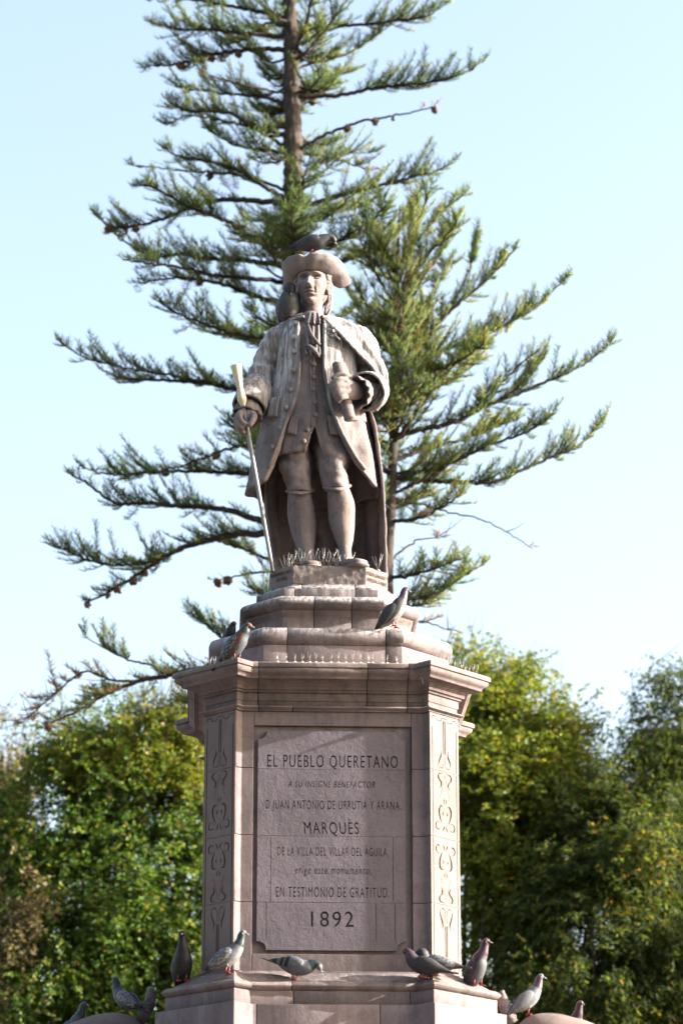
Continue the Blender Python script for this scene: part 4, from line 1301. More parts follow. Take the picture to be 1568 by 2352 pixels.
def pigeon(feet, yaw, pitch, label, body='dark', neck='green', wing='dark', belly=None, head='up', tail='black', bars=False, hyaw=0.0, size=1.0, stand=0.075, legs=True, tail_up=0.0, fat=1.0):
    """feet = point stood on; yaw = heading; pitch = lift of the breast; head: up, low, tuck, hunch"""
    g_ = empty('pigeon', tuple(feet), yaw, label, 'pigeon', 'pigeons on the monument')
    g_.scale = (size,) * 3
    cp_, sp_ = math.cos(pitch), math.sin(pitch)
    hip = np.array([0.0, 0.0, stand + 0.012])
    def rt(x, z):                                 # body frame -> local
        return np.array([hip[0] + x * cp_ - z * sp_, 0, hip[2] + x * sp_ + z * cp_])
    spine = [(-0.135, 0.012, 0.010, 0.009), (-0.105, 0.010, 0.030, 0.023), (-0.06, 0.008, 0.047, 0.042), (-0.01, 0.010, 0.055, 0.053), (0.04, 0.018, 0.054, 0.054), (0.078, 0.032, 0.046, 0.047)]
    P = [rt(x, z) for x, z, _, _ in spine]; Rr = [(a * fat, b * fat) for _, _, a, b in spine]
    b0 = P[-1]
    hy = np.array([math.cos(hyaw), math.sin(hyaw), 0.0])
    up_ = np.array([0, 0, 1.0])
    if head == 'up': nk = [(0.022, 0.036, .034, .036), (0.032, 0.066, .026, .028), (0.038, 0.092, .0235, .0255), (0.05, 0.108, .021, .0225), (0.066, 0.105, .010, .011)]
    elif head == 'low': nk = [(0.03, 0.012, .037, .038), (0.052, 0.016, .030, .031), (0.07, 0.010, .025, .026), (0.082, -0.004, .021, .021), (0.088, -0.022, .010, .010)]
    elif head == 'hunch': nk = [(0.018, 0.026, .038, .04), (0.03, 0.05, .031, .033), (0.042, 0.064, .0255, .0265), (0.056, 0.066, .021, .021), (0.071, 0.059, .010, .010)]
    else: nk = [(0.012, 0.03, .042, .042), (0.018, 0.05, .04, .038), (0.03, 0.055, .034, .03), (0.05, 0.035, .026, .022), (0.058, 0.0, .014, .012)]
    for x, z, a, b in nk:
        P.append(b0 + hy * x + up_ * z); Rr.append((a, b))
    PRr = cr(np.hstack([P, Rr]), 44)
    T = np.gradient(PRr[:, :3], axis=0); T /= np.linalg.norm(T, axis=1)[:, None]
    m = MB(); n = 18; rings = []
    for i, q in enumerate(PRr):
        u = np.array([-T[i][1], T[i][0], 0.0]); u = u / (np.linalg.norm(u) + 1e-9) if np.linalg.norm(u) > 0.05 else np.array([0, 1.0, 0])
        if u[1] < 0: u = -u
        w = np.cross(T[i], u)
        if w[2] < 0 and T[i][0] > 0: w = -w
        a = np.linspace(0, 2 * math.pi, n, endpoint=False)
        rings.append(q[:3] + np.cos(a)[:, None] * max(q[3], .002) * u + np.sin(a)[:, None] * max(q[4], .002) * w)
    m.loft(rings)
    fi = 0
    mats = [PM[body], PM[neck], PM[belly or body]]
    for i in range(43):
        for j in range(n):
            ang = 2 * math.pi * j / n
            if i > 24: m.mi[fi] = 1 if (i < 37 or head == 'tuck') else 0
            elif math.sin(ang) < -0.35 and belly: m.mi[fi] = 2
            fi += 1
    o = m.build('body', mats, g_, world=False)
    # beak and eyes
    hp = P[-1]; hd = (hy * 0.9 + up_ * (-0.45 if head in ('up', 'hunch') else -1.0)); hd /= np.linalg.norm(hd)
    MB().tube([hp - hd * 0.004, hp + hd * 0.012, hp + hd * 0.026], [0.0065, 0.005, 0.0012], 8).build('beak', PM['beak'], g_, world=False)
    if head != 'tuck':
        c_ = P[-2]
        sd = np.array([-hy[1], hy[0], 0])
        for s_ in (-1, 1):
            MB().ball(c_ + sd * s_ * 0.0185 + hy * 0.004 + up_ * 0.004, 0.0048, 8, 6).build('eye', PM['eye'], g_, world=False)
    # wings
    for s_ in (-1, 1):
        sp_w = [(0.068, 0.028, 0.034, 0.010), (0.045, 0.034, 0.047, 0.030), (0.0, 0.034, 0.054, 0.041), (-0.055, 0.026, 0.048, 0.037), (-0.105, 0.016, 0.033, 0.024), (-0.155, 0.008, 0.018, 0.012), (-0.195, 0.002, 0.008, 0.004)]
        Q = cr(np.array(sp_w), 26); rings = []
        for x, z, yo, hh in Q:
            r_ = []
            for a in np.linspace(0, 2 * math.pi, 14, endpoint=False):
                dz = math.sin(a) * hh
                yy = yo * (1 - 0.35 * (dz / 0.045) ** 2 * (1 if dz > 0 else 0.35)) + math.cos(a) * min(0.009, hh * 0.5)
                q = rt(x, z + dz); r_.append((q[0], s_ * yy * fat, q[2]))
            rings.append(r_)
        w = MB().loft(rings); k = 0
        for i in range(25):
            xm = (Q[i][0] + Q[i + 1][0]) / 2
            for j in range(14):
                if xm < -0.12: w.mi[k] = 1
                elif bars and (-0.055 < xm < -0.035 or -0.092 < xm < -0.074): w.mi[k] = 1
                k += 1
        w.build('wing', [PM[wing], PM['black'] if bars or wing != 'pale' else PM['grey']], g_, world=False)
    # tail
    rings = []
    for x, hw, th in ((-0.09, 0.02, 0.012), (-0.13, 0.024, 0.009), (-0.18, 0.029, 0.006), (-0.222, 0.032, 0.004), (-0.228, 0.029, 0.002)):
        r_ = []
        for a in np.linspace(0, 2 * math.pi, 14, endpoint=False):
            q = rt(x, 0.004 + tail_up * (x + 0.09) * -1 + math.sin(a) * th); r_.append((q[0], math.cos(a) * hw, q[2]))
        rings.append(r_)
    MB().loft(rings).build('tail', PM[tail], g_, world=False)
    if legs:
        for s_ in (-1, 1):
            l = MB(); fx = 0.006 * s_
            l.tube([(0.004, s_ * 0.024, stand - 0.008), (0.008 + fx, s_ * 0.024, stand * 0.55)], [0.017, 0.0065], 8, mi=1)
            l.tube([(0.008 + fx, s_ * 0.024, stand * 0.6), (0.0 + fx, s_ * 0.024, 0.006)], [0.0045, 0.0042], 8)
            for a in (-0.5, 0, 0.5):
                l.tube([(fx, s_ * 0.024, 0.006), (fx + 0.018 * math.cos(a), s_ * 0.024 + 0.018 * math.sin(a), 0.007), (fx + 0.034 * math.cos(a), s_ * 0.024 + 0.034 * math.sin(a), 0.001)], [0.004, 0.0036, 0.0015], 6)
            l.tube([(fx, s_ * 0.024, 0.006), (fx - 0.02, s_ * 0.024, 0.001)], [0.004, 0.0015], 6)
            l.build('leg', [PM['foot'], PM[belly or body]], g_, world=False)
    return g_


def gp(px, py, Y): return at(px, py, Y)


pigeon(at(718, 583, -0.2) , R(-6), R(6), 'dark slate pigeon hunched forward on top of the tricorne hat', 'dark', 'dark', 'dark', head='low', stand=0.055)
pigeon(at(662, 729, -0.13), R(-78), R(48), 'grey pigeon with tucked head preening on the statue shoulder', 'dark', 'black', 'ash', 'ash', head='tuck', stand=0.05, fat=1.3, size=1.1)
q = at(904, 1442, -0.80)
pigeon(q, R(-8), R(42), 'black pigeon with white belly and purple nape standing on the round torus ledge', 'dark', 'purple', 'dark', 'white', head='up', hyaw=0.35)
q = np.array([at(543, 1516, -1.02)[0], -1.02, z_top_c + 0.004])
pigeon(q, R(-28), R(40), 'brown-breasted pigeon with white-flecked wing on the cornice corner', 'brown', 'green', 'chk', 'grey', head='hunch', hyaw=0.1)
pigeon(np.array([at(527, 1474, -0.4)[0], -0.4, zt1b + 0.004]), R(-82), R(10), 'black pigeon peeking over the torus behind the brown-breasted pigeon', 'black', 'black', 'black', head='hunch', hyaw=0.5, stand=0.03, size=0.8)
pigeon(at(418, 2256, -0.75), R(-80), R(52), 'black pigeon facing out from the base moulding beside the shrub', 'black', 'black', 'black', head='up', hyaw=-0.25, size=1.1)
pigeon(at(521, 2238, -1.0), R(-6), R(28), 'pale checkered pigeon with white breast on the base corner', 'pale', 'green', 'chkp', 'white', head='up', tail='grey', hyaw=-0.1, size=1.02)
pigeon(at(676, 2256, -0.965), R(-12), R(-18), 'light grey pigeon with dark wing bars bending below the inscription', 'pale', 'green', 'pale', 'pale', head='low', bars=True, tail='grey')
pigeon(at(975, 2247, -1.02), R(168), R(12), 'dark pigeon with purple nape huddled on the sunlit base corner', 'dark', 'purple', 'dark', head='hunch', stand=0.05)
pigeon(at(1003, 2243, -0.94), R(172), R(4), 'grey pigeon with head tucked behind the huddled dark pigeon', 'grey', 'dark', 'chkp', head='tuck', stand=0.05)
pigeon(at(1096, 2266, -0.75), R(-50), R(52), 'purple-brown pigeon upright on the sunlit end of the base moulding', 'purple', 'purple', 'dark', 'grey', head='up', hyaw=0.5, size=1.05)

# ------------------------------------------------------------------ base below the frame, dogs
bs = empty('fountain_base', (0, 0, 0), THETA, 'broad stepped stone base carrying the pedestal and the stone dogs', 'fountain base')
for hw, z0, z1_ in ((2.6, 2.6, 3.9), (2.9, 1.4, 2.6), (3.4, 0.0, 1.4)):
    MB().loft([[(*p, z) for p in oct_poly(hw * 0.8, hw)] for z in (z0, z1_)]).build('step', M['ped'], bs, smooth=False, world=False, bevel=0.03)


def dog(sgn, label):
    d = empty('stone_dog', (sgn * 1.75, 0.0, 3.9), 0, label, 'dog statue')
    zt = zr(2327, 0.0)
    hi = zt - 3.9
    # spine from rump by the pedestal to head looking outwards, local coordinates (x outwards)
    P = [(-0.42, 0, hi - 0.30), (-0.38, 0, hi - 0.19), (-0.28, 0, hi - 0.185), (-0.12, 0, hi - 0.22), (0.06, 0, hi - 0.30), (0.22, 0, hi - 0.34), (0.34, 0, hi - 0.30), (0.44, 0, hi - 0.26), (0.56, 0, hi - 0.3), (0.68, 0, hi - 0.36)]
    Rr = [0.06, 0.15, 0.185, 0.19, 0.2, 0.2, 0.15, 0.14, 0.11, 0.05]
    m = MB(); m.tube([(sgn * x, y, z) for x, y, z in P], Rr, 22, sub=40)
    for s_ in (-1, 1):
        m.ball((sgn * -0.26, s_ * 0.13, hi - 0.36), (0.17, 0.09, 0.2), 14, 10)
        m.tube([(sgn * -0.2, s_ * 0.15, hi - 0.45), (sgn * -0.34, s_ * 0.16, 0.12), (sgn * -0.1, s_ * 0.17, 0.04)], [0.09, 0.055, 0.05], 10, sub=12)
        m.tube([(sgn * 0.2, s_ * 0.13, hi - 0.4), (sgn * 0.24, s_ * 0.15, 0.2), (sgn * 0.38, s_ * 0.15, 0.04)], [0.09, 0.06, 0.05], 10, sub=12)
        m.tube([(sgn * 0.42, s_ * 0.1, hi - 0.18), (sgn * 0.4, s_ * 0.16, hi - 0.26), (sgn * 0.42, s_ * 0.15, hi - 0.36)], [0.03, 0.05, 0.02], 8, sub=8)
    m.build('body', M['plate'], d, world=False, remesh=0.016, sm=3)
    t = MB()
    if sgn < 0: tp = [(322, 2347, 0), (331, 2330, 0), (341, 2310, 0), (346, 2290, 0), (345, 2275, 0), (343, 2267, 0)]
    else: tp = [(1178, 2350, 0), (1170, 2336, 0), (1161, 2318, 0), (1155, 2298, 0), (1153, 2284, 0), (1156, 2275, 0)]
    pts = [at(*q) - np.array(d.location) for q in tp]
    t.tube(pts, [0.036, 0.04, 0.042, 0.036, 0.024, 0.006], 18, sub=40, wob=lambda u, a: 1 + 0.09 * math.sin(a * 4 + 9 * math.sin(u * 9)))
    t.build('tail', M['ped'], d, world=False)
    return d


dog(-1, 'crouching stone dog with raised tail on the shaded side of the pedestal')
dog(1, 'crouching stone dog with raised tail on the sunlit side of the pedestal')
pigeon(at(288, 2333, 0.0), R(140), R(24), 'grey and white flecked pigeon on the back of the shaded stone dog', 'grey', 'dark', 'chkp', 'grey', head='up', size=1.0)
pigeon(at(166, 2402, 0.0), R(-20), R(45), 'grey pigeon with greenish head low on the shaded stone dog', 'grey', 'green', 'grey', 'grey', head='up', size=1.0)
pigeon(at(1212, 2333, 0.0), R(12), R(34), 'pale grey pigeon with pink neck on the back of the sunlit stone dog', 'pale', 'purple', 'pale', 'white', head='up', tail='black', hyaw=-0.2, size=1.0)
pigeon(at(1318, 2402, 0.0), R(-60), R(50), 'purple-breasted pigeon low on the sunlit stone dog', 'purple', 'purple', 'grey', 'grey', head='up', hyaw=0.2, size=1.0)

# ------------------------------------------------------------------ conifers
def teeth_mesh(name, B, D, L, rad, tint, bend):
    """curved needle shoots: base points B, directions D, lengths L"""
    n = len(B)
    D = D / (np.linalg.norm(D, axis=1)[:, None] + 1e-9)
    ref = np.tile(np.array([[0.3, 0.9, 0.1]]), (n, 1))
    u = np.cross(D, ref); u /= np.linalg.norm(u, axis=1)[:, None] + 1e-9
    w = np.cross(D, u)
    V = np.zeros((n, 7, 3))
    mid = B + D * (L * 0.5)[:, None] + bend * (L * 0.10)[:, None]
    tip = B + D * L[:, None] + bend * (L * 0.02)[:, None] + np.array([0, 0, 1.0]) * (L * 0.12)[:, None]
    for k in range(3):
        a = k * 2 * math.pi / 3
        o = math.cos(a) * u + math.sin(a) * w
        V[:, k] = B + o * (rad * 0.55)[:, None]
        V[:, 3 + k] = mid + o * rad[:, None]
    V[:, 6] = tip
    T = np.array([(0, 1, 4), (0, 4, 3), (1, 2, 5), (1, 5, 4), (2, 0, 3), (2, 3, 5), (3, 4, 6), (4, 5, 6), (5, 3, 6)])
    TT = (T[None] + (np.arange(n) * 7)[:, None, None]).reshape(-1, 3)
    me = fast_mesh(name, V.reshape(-1, 3), TT)
    at_ = me.attributes.new('tint', 'FLOAT', 'POINT')
    at_.data.foreach_set('value', np.repeat(tint, 7).astype(np.float32))
    return me


def arc_resample(P, step):
    P = cr(P, max(8, len(P) * 8))
    s = np.concatenate([[0], np.cumsum(np.linalg.norm(np.diff(P, axis=0), axis=1))])
    n = max(4, int(s[-1] / step))
    q = np.linspace(0, s[-1], n)
    return np.stack([np.interp(q, s, P[:, i]) for i in range(3)], 1), s[-1]


crg = np.random.default_rng(21)
LIMBS = []


def branch(parent, P, r0, dens=1.0, dead=0.0, lift=0.55, start=0.2, name='branch', tooth=0.115, seclen=0.40, tintc=0.5):
    """limb with upswept combs of needle shoots"""
    Q, Lg = arc_resample(P, 0.038)
    LIMBS.append(Q)
    n = len(Q); t = np.linspace(0, 1, n)
    Qw = Q + crg.normal(0, 0.006, Q.shape)
    wood = MB().tube(Qw, r0 * 0.8 * (1 - 0.82 * t) + 0.003, 7)
    T = np.gradient(Q, axis=0); T /= np.linalg.norm(T, axis=1)[:, None]
    UP = np.array([0, 0, 1.0])
    B, D, L, TN, BD = [], [], [], [], []
    sec = []
    ph0, fq = crg.uniform(0, 9), crg.uniform(1.5, 2.4)
    for i in range(n):
        cl = noise.noise(Vector((ph0, t[i] * Lg * fq * 1.6, 0.0))) * 0.5 + 0.5
        cl = min(1.0, max(0.0, (cl - 0.3) / 0.32))
        if t[i] < start or crg.random() > dens * (0.4 + 0.6 * cl): continue
        side = np.cross(T[i], UP); side /= np.linalg.norm(side) + 1e-9
        env = min(1.0, (t[i] - start) / 0.15 + 0.45) * (1.0 if t[i] < 0.7 else 1.0 - 0.62 * (t[i] - 0.7) / 0.3)
        for s_ in (-1, 1):
            if crg.random() < 0.06: continue
            dv = T[i] * crg.uniform(0.1, 1.0) + side * s_ * crg.uniform(0.3, 1.1) + UP * crg.uniform(-0.5, 1.25) * lift
            dv /= np.linalg.norm(dv)
            ln = seclen * env * crg.uniform(0.35, 1.2) * (0.55 + 0.5 * cl)
            sec.append((Q[i], dv, ln))
    sec.append((Q[-1] - T[-1] * 0.05, T[-1] + UP * 0.2, 0.12))
    for b, dv, ln in sec:
        m = max(2, int(ln / 0.021))
        gone = crg.random() < dead
        wood_tip = b + dv * ln + UP * ln * 0.18
        if ln > 0.14: wood.tube([b, b + dv * ln * 0.5 + UP * ln * 0.04, wood_tip], [0.006, 0.004, 0.002], 4)
        if gone and crg.random() < 0.75: continue
        col = tintc + crg.normal(0, 0.13) + 0.22 * noise.noise(Vector(b * 1.7))
        for k in range(m):
            f = (k + 0.5) / m
            p = b + dv * ln * f + UP * ln * 0.18 * f * f
            for s2 in (0, 1):
                sd = np.cross(dv, UP); sd /= np.linalg.norm(sd) + 1e-9
                d2 = UP * crg.uniform(0.15, 0.9) + dv * crg.uniform(0.2, 0.85) + sd * (crg.uniform(0.2, 1.15) * (1 if s2 else -1))
                B.append(p); D.append(d2); L.append(tooth * crg.uniform(0.5, 1.1) * (1 - 0.35 * f))
                TN.append(1.0 if (gone or crg.random() < dead * 0.6) else min(0.96, max(0.0, col + crg.normal(0, 0.13) + 0.18 * f)))
                BD.append(dv)
    o = wood.build(name, M['twig'], parent)
    if B:
        me = teeth_mesh('needles', np.array(B) - base_of(parent), np.array(D), np.array(L), crg.uniform(0.0035, 0.0056, len(B)), np.array(TN), np.array(BD))
        link('needles', me, M['needle'], o)
    return o


def cones(parent, pts):
    for q in pts:
        A_ = np.vstack(LIMBS); pr = np.array([proj(p) for p in A_])
        c = A_[np.argmin((pr[:, 0] - q[0]) ** 2 + (pr[:, 1] - q[1]) ** 2)] + np.array([0, 0, -0.035])
        MB().ball(c, np.array([0.042, 0.042, 0.04]) * crg.uniform(0.6, 1.2), 10, 8).build('cone', M['cone'], parent, disp=(30, 0.03))


YA = 10.0
trA = empty('conifer_tree', (at(690, 1300, YA)[0], YA, 0), 0, 'tall conifer with straight trunk and drooping tiers rising behind the hat', 'tree')
tk = [(at(672, 1300, YA)[0], YA, 0.0), at(692, 1500, YA), at(690, 1200, YA), at(684, 900, YA), at(675, 560, YA), at(672, 300, YA), at(667, 60, YA), at(664, -160, YA), at(663, -420, YA)]
MB().tube(tk, [0.34, 0.24, 0.2, 0.16, 0.115, 0.094, 0.076, 0.052, 0.02], 28, sub=260, wob=lambda u, a: 1 + 0.07 * math.sin(u * 330 + 0.8 * math.sin(a * 2)) + 0.06 * math.sin(a * 9 + u * 60)).build('trunk', M['bark'], trA, disp=(26, 0.03))


def trace(parent, pts, r0, dy=0.0, y0=YA, **kw):
    """photo trace; depth swings by dy from trunk to tip"""
    n = len(pts)
    P = [at(px, py, y0 + dy * (i / (n - 1)) ** 1.0) for i, (px, py) in enumerate(pts)]
    return branch(parent, P, r0, **kw)


TA = [
    ([(664, 40), (560, 18), (470, 2), (380, -10), (338, -2)], 0.035, 0.4, {}),
    ([(650, 81), (560, 76), (490, 68), (414, 66), (347, 51)], 0.03, -0.5, {}),
    ([(655, 113), (584, 113), (486, 124), (414, 145), (332, 152)], 0.038, 0.3, {}),
    ([(655, 214), (584, 199), (482, 171), (452, 150)], 0.018, -0.6, dict(dens=0.35, dead=0.35)),
    ([(655, 236), (600, 222), (520, 214), (440, 205), (400, 196)], 0.025, 0.7, {}),
    ([(660, 290), (580, 290), (533, 260), (431, 252), (384, 231)], 0.032, -0.4, {}),
    ([(660, 342), (584, 295), (490, 273), (431, 265), (384, 286)], 0.026, 0.5, dict(dens=0.7)),
    ([(660, 350), (618, 346), (542, 333), (478, 295)], 0.026, 0.2, {}),
    ([(660, 459), (606, 427), (542, 389), (482, 371), (414, 359), (380, 342)], 0.034, -0.5, {}),
    ([(660, 440), (600, 415), (540, 400), (460, 395), (370, 385), (300, 378)], 0.022, 0.6, dict(dens=0.5, dead=0.15)),
    ([(655, 465), (563, 459), (490, 461), (431, 478), (375, 502), (320, 517), (256, 521), (215, 488)], 0.042, 0.0, {}),
    ([(660, 598), (584, 547), (525, 508), (478, 491), (439, 476), (354, 431), (320, 424)], 0.042, -0.6, {}),
    ([(660, 611), (563, 598), (486, 594), (426, 585), (345, 585), (286, 555), (264, 538)], 0.04, 0.4, {}),
    ([(665, 650), (590, 640), (500, 632), (420, 615), (350, 605), (286, 598)], 0.035, -0.8, {}),
    ([(670, 700), (590, 680), (520, 655), (440, 640), (375, 640), (318, 652)], 0.035, 0.3, {}),
    ([(675, 790), (600, 775), (527, 762), (461, 740), (400, 715), (365, 690)], 0.034, -0.5, {}),
    ([(680, 830), (600, 790), (540, 775), (470, 760)], 0.03, 0.8, {}),
    ([(680, 915), (600, 905), (540, 896), (461, 878), (352, 873), (286, 869), (232, 850)], 0.04, 0.1, {}),
    ([(480, 878), (390, 862), (308, 848), (246, 836), (189, 819), (138, 785)], 0.018, -0.2, dict(dens=0.75, start=0.1)),
    ([(683, 960), (620, 985), (560, 990), (520, 975)], 0.03, -0.4, {}),
    ([(685, 1000), (593, 1015), (527, 1030), (461, 1054), (417, 1071), (378, 1080)], 0.028, 0.2, dict(dens=0.5, dead=0.5)),
    ([(688, 1110), (600, 1090), (520, 1085), (430, 1082), (340, 1085), (260, 1090), (190, 1075)], 0.035, 0.6, dict(start=0.12)),
    ([(688, 1215), (593, 1195), (527, 1172), (439, 1164), (352, 1157), (264, 1155), (207, 1115), (165, 1092)], 0.05, -0.3, {}),
    ([(690, 1215), (600, 1225), (527, 1230), (439, 1252), (373, 1282), (308, 1326), (246, 1361), (202, 1383)], 0.055, 0.1, dict(start=0.1)),
    ([(420, 1262), (340, 1290), (264, 1300), (220, 1291), (176, 1276), (121, 1252)], 0.02, -0.2, dict(start=0.05)),
    ([(690, 1310), (615, 1313), (549, 1322), (500, 1331)], 0.022, 0.3, dict(dens=0.25, dead=0.7)),
    ([(690, 1300), (630, 1290), (560, 1262), (490, 1240)], 0.03, 0.5, {}),
    ([(692, 1420), (620, 1375), (580, 1350), (565, 1325)], 0.03, -0.4, {}),
    ([(692, 1560), (600, 1520), (540, 1490), (480, 1440), (430, 1402)], 0.035, 0.3, {}),
    ([(692, 1540), (560, 1530), (483, 1533), (395, 1550), (308, 1568), (246, 1594), (176, 1634), (112, 1662)], 0.05, -0.3, dict(dead=0.28, start=0.1)),
    ([(310, 1568), (250, 1560), (190, 1545), (120, 1600), (60, 1650), (6, 1655)], 0.015, 0.1, dict(dead=0.9, dens=0.6, start=0.1)),
    ([(400, 1550), (350, 1530), (280, 1510), (215, 1475), (196, 1462)], 0.016, -0.2, dict(dens=0.5, start=0.3)),
    ([(692, 1650), (560, 1630), (470, 1620), (420, 1612)], 0.03, 0.3, {}),
    # right side
    ([(668, 140), (702, 119), (755, 57), (799, -4)], 0.03, -0.4, dict(dens=0.7)),
    ([(690, 100), (768, 61), (834, 55), (900, 48), (979, 35), (1034, -2)], 0.03, 0.2, {}),
    ([(672, 165), (711, 145), (807, 119), (900, 53)], 0.02, 0.5, dict(dens=0.6)),
    ([(672, 222), (777, 217), (856, 202), (935, 193), (1005, 185), (1067, 167), (1113, 136)], 0.034, 0.0, dict(dens=0.8)),
    ([(672, 345), (698, 334), (759, 303), (821, 281), (900, 266), (961, 253), (997, 244)], 0.026, -0.3, dict(dens=0.12, dead=0.95)),
    ([(672, 351), (755, 358), (812, 378), (856, 391)], 0.026, 0.4, dict(dens=0.5, dead=0.2)),
    ([(672, 480), (799, 444), (873, 426), (953, 404), (1005, 391), (1042, 371)], 0.036, 0.1, {}),
    ([(676, 470), (693, 422), (715, 356)], 0.02, -0.8, {}),
    ([(672, 420), (730, 380), (800, 352), (850, 350)], 0.024, 0.8, {}),
    ([(672, 130), (700, 60), (714, 0), (720, -60)], 0.03, -1.0, dict(tintc=0.62)),
    ([(670, 260), (715, 215), (760, 180), (800, 165)], 0.025, 1.0, dict(tintc=0.55)),
    ([(670, 60), (620, 50), (560, 90), (520, 100)], 0.025, 1.2, {}),
    ([(672, 520), (740, 500), (800, 480), (850, 470)], 0.03, 1.0, {}),
    ([(674, 560), (760, 560), (830, 520), (890, 470)], 0.032, -0.9, {}),
    ([(674, 600), (780, 600), (860, 570), (920, 520), (965, 440)], 0.034, 0.4, {}),
]
for pts, r0, dy, kw in TA:
    trace(trA, pts, r0, dy, **kw)
# short tiers pointing towards and away from the viewer
for i in range(84):
    py = crg.uniform(-60, 1150)
    ang = crg.uniform(-0.35 * math.pi * 0.5, math.pi * (1 + 0.35 * 0.5)) if py < 560 else crg.uniform(0, 2 * math.pi)
    base = at(672 + (py / 1300) * 16, py, YA)
    ln = (0.7 + 0.9 * min(1, (py + 200) / 900)) * crg.uniform(0.6, 1.0)
    dx = math.cos(ang) * ln * 0.5; dyy = math.sin(ang) * ln
    P = [base, base + np.array([dx * 0.5, dyy * 0.5, -0.05]), base + np.array([dx, dyy, 0.05 + 0.1 * crg.random()])]
    branch(trA, P, 0.022, dens=0.8, start=0.3)
cones(trA, [(546, 128, YA), (485, 132, YA), (420, 148, YA), (462, 136, YA), (235, 538, YA), (310, 520, YA), (290, 521, YA), (718, 240, YA), (722, 262, YA), (376, 1082, YA), (440, 1070, YA), (500, 1040, YA), (246, 1355, YA), (270, 1345, YA), (300, 1325, YA), (330, 1305, YA), (205, 1380, YA), (520, 1328, YA), (498, 1330, YA), (480, 390, YA), (455, 665, YA), (115, 1672, YA), (860, 273, YA), (905, 264, YA), (995, 245, YA), (800, 290, YA)])

YB = 9.2
trB = empty('conifer_tree', (at(893, 1400, YB)[0], YB, 0), 0, 'smaller conifer with upswept sunlit branches spreading beside the cape', 'tree')
tkb = [(at(888, 1400, YB)[0], YB, 0.0), at(889, 1500, YB), at(890, 1300, YB), at(897, 1150, YB), at(905, 950, YB), at(908, 750, YB), at(912, 600, YB), at(918, 470, YB)]
MB().tube(tkb, [0.12, 0.075, 0.062, 0.055, 0.045, 0.034, 0.022, 0.006], 12, sub=40).build('trunk', M['bark'], trB, disp=(12, 0.015))
TB = [
    ([(912, 620), (945, 540), (975, 470), (992, 415)], 0.02, -0.2, {}),
    ([(908, 660), (953, 560), (1023, 480), (1067, 446)], 0.024, 0.2, {}),
    ([(908, 690), (979, 590), (1023, 545), (1050, 503)], 0.022, -0.5, {}),
    ([(905, 750), (935, 700), (975, 630), (1015, 578), (1041, 515)], 0.026, 0.4, {}),
    ([(903, 880), (949, 824), (1015, 732), (1067, 684), (1120, 640), (1182, 573)], 0.034, -0.2, {}),
    ([(1020, 730), (1050, 679), (1085, 596), (1098, 542)], 0.014, 0.0, dict(start=0.1)),
    ([(903, 850), (971, 815), (1050, 794), (1146, 754), (1226, 706), (1302, 636)], 0.032, 0.3, {}),
    ([(900, 1020), (936, 976), (1015, 868), (1085, 807), (1140, 770)], 0.03, -0.6, {}),
    ([(900, 1010), (944, 991), (1041, 969), (1111, 934), (1190, 903), (1265, 872), (1331, 842), (1402, 789)], 0.038, 0.1, {}),
    ([(1080, 945), (1150, 880), (1200, 830), (1240, 800)], 0.016, -0.3, dict(start=0.1)),
    ([(1160, 915), (1220, 860), (1250, 815)], 0.012, 0.1, dict(start=0.1)),
    ([(898, 1100), (960, 1085), (1023, 1070), (1111, 1026), (1177, 1004), (1234, 978), (1281, 937)], 0.032, -0.4, {}),
    ([(898, 1095), (1023, 1106), (1133, 1106), (1199, 1079), (1269, 1048), (1331, 1022), (1387, 963)], 0.036, 0.3, {}),
    ([(897, 1060), (980, 1030), (1060, 1010), (1130, 985), (1190, 955)], 0.03, 0.8, {}),
    ([(897, 960), (980, 900), (1060, 860), (1120, 800)], 0.03, 0.9, {}),
    ([(903, 900), (980, 860), (1050, 830), (1110, 790)], 0.028, -0.9, {}),
    ([(905, 800), (960, 720), (1000, 660), (1030, 600)], 0.026, 0.9, {}),
    ([(905, 780), (850, 740), (820, 700), (790, 640)], 0.026, 0.4, {}),
    ([(908, 700), (870, 640), (840, 580), (820, 520)], 0.024, -0.3, {}),
    ([(910, 640), (890, 580), (880, 520), (876, 450)], 0.02, 0.3, {}),
    ([(897, 1170), (950, 1156), (1023, 1176), (1096, 1190), (1160, 1220), (1222, 1259)], 0.012, 0.1, dict(dens=0.06, dead=0.9)),
    ([(893, 1200), (960, 1190), (1020, 1160), (1070, 1130)], 0.026, -0.5, dict(dens=0.8, dead=0.1)),
    ([(893, 1290), (950, 1245), (1000, 1235), (1035, 1228)], 0.014, 0.3, dict(dens=0.3, dead=0.7)),
    ([(890, 1385), (940, 1376), (999, 1366), (1057, 1327), (1111, 1297)], 0.034, 0.0, {}),
    ([(890, 1330), (950, 1320), (1010, 1300), (1060, 1285)], 0.024, -0.4, {}),
    ([(890, 1440), (969, 1429), (1010, 1440), (1054, 1453)], 0.014, 0.2, dict(dens=0.3, dead=0.95)),
    ([(890, 1410), (930, 1395), (980, 1385), (1020, 1370)], 0.022, 0.4, dict(dead=0.3)),
]
for pts, r0, dy, kw in TB:
    kw = dict(dict(lift=0.75, tintc=0.58, start=0.12, seclen=0.38), **kw)
    trace(trB, pts, r0, dy, y0=YB, **kw)
for i in range(56):
    py = crg.uniform(600, 1180); ang = crg.uniform(0, 2 * math.pi)
    base = at(903, py, YB); ln = (0.4 + 0.6 * min(1, (py - 500) / 500)) * crg.uniform(0.6, 1.0)
    dx = math.cos(ang) * ln * 0.6; dyy = math.sin(ang) * ln
    P = [base, base + np.array([dx * 0.5, dyy * 0.5, 0.1]), base + np.array([dx, dyy, 0.35])]
    branch(trB, P, 0.018, dens=0.8, start=0.2, lift=0.75, tintc=0.55, dead=0.1)


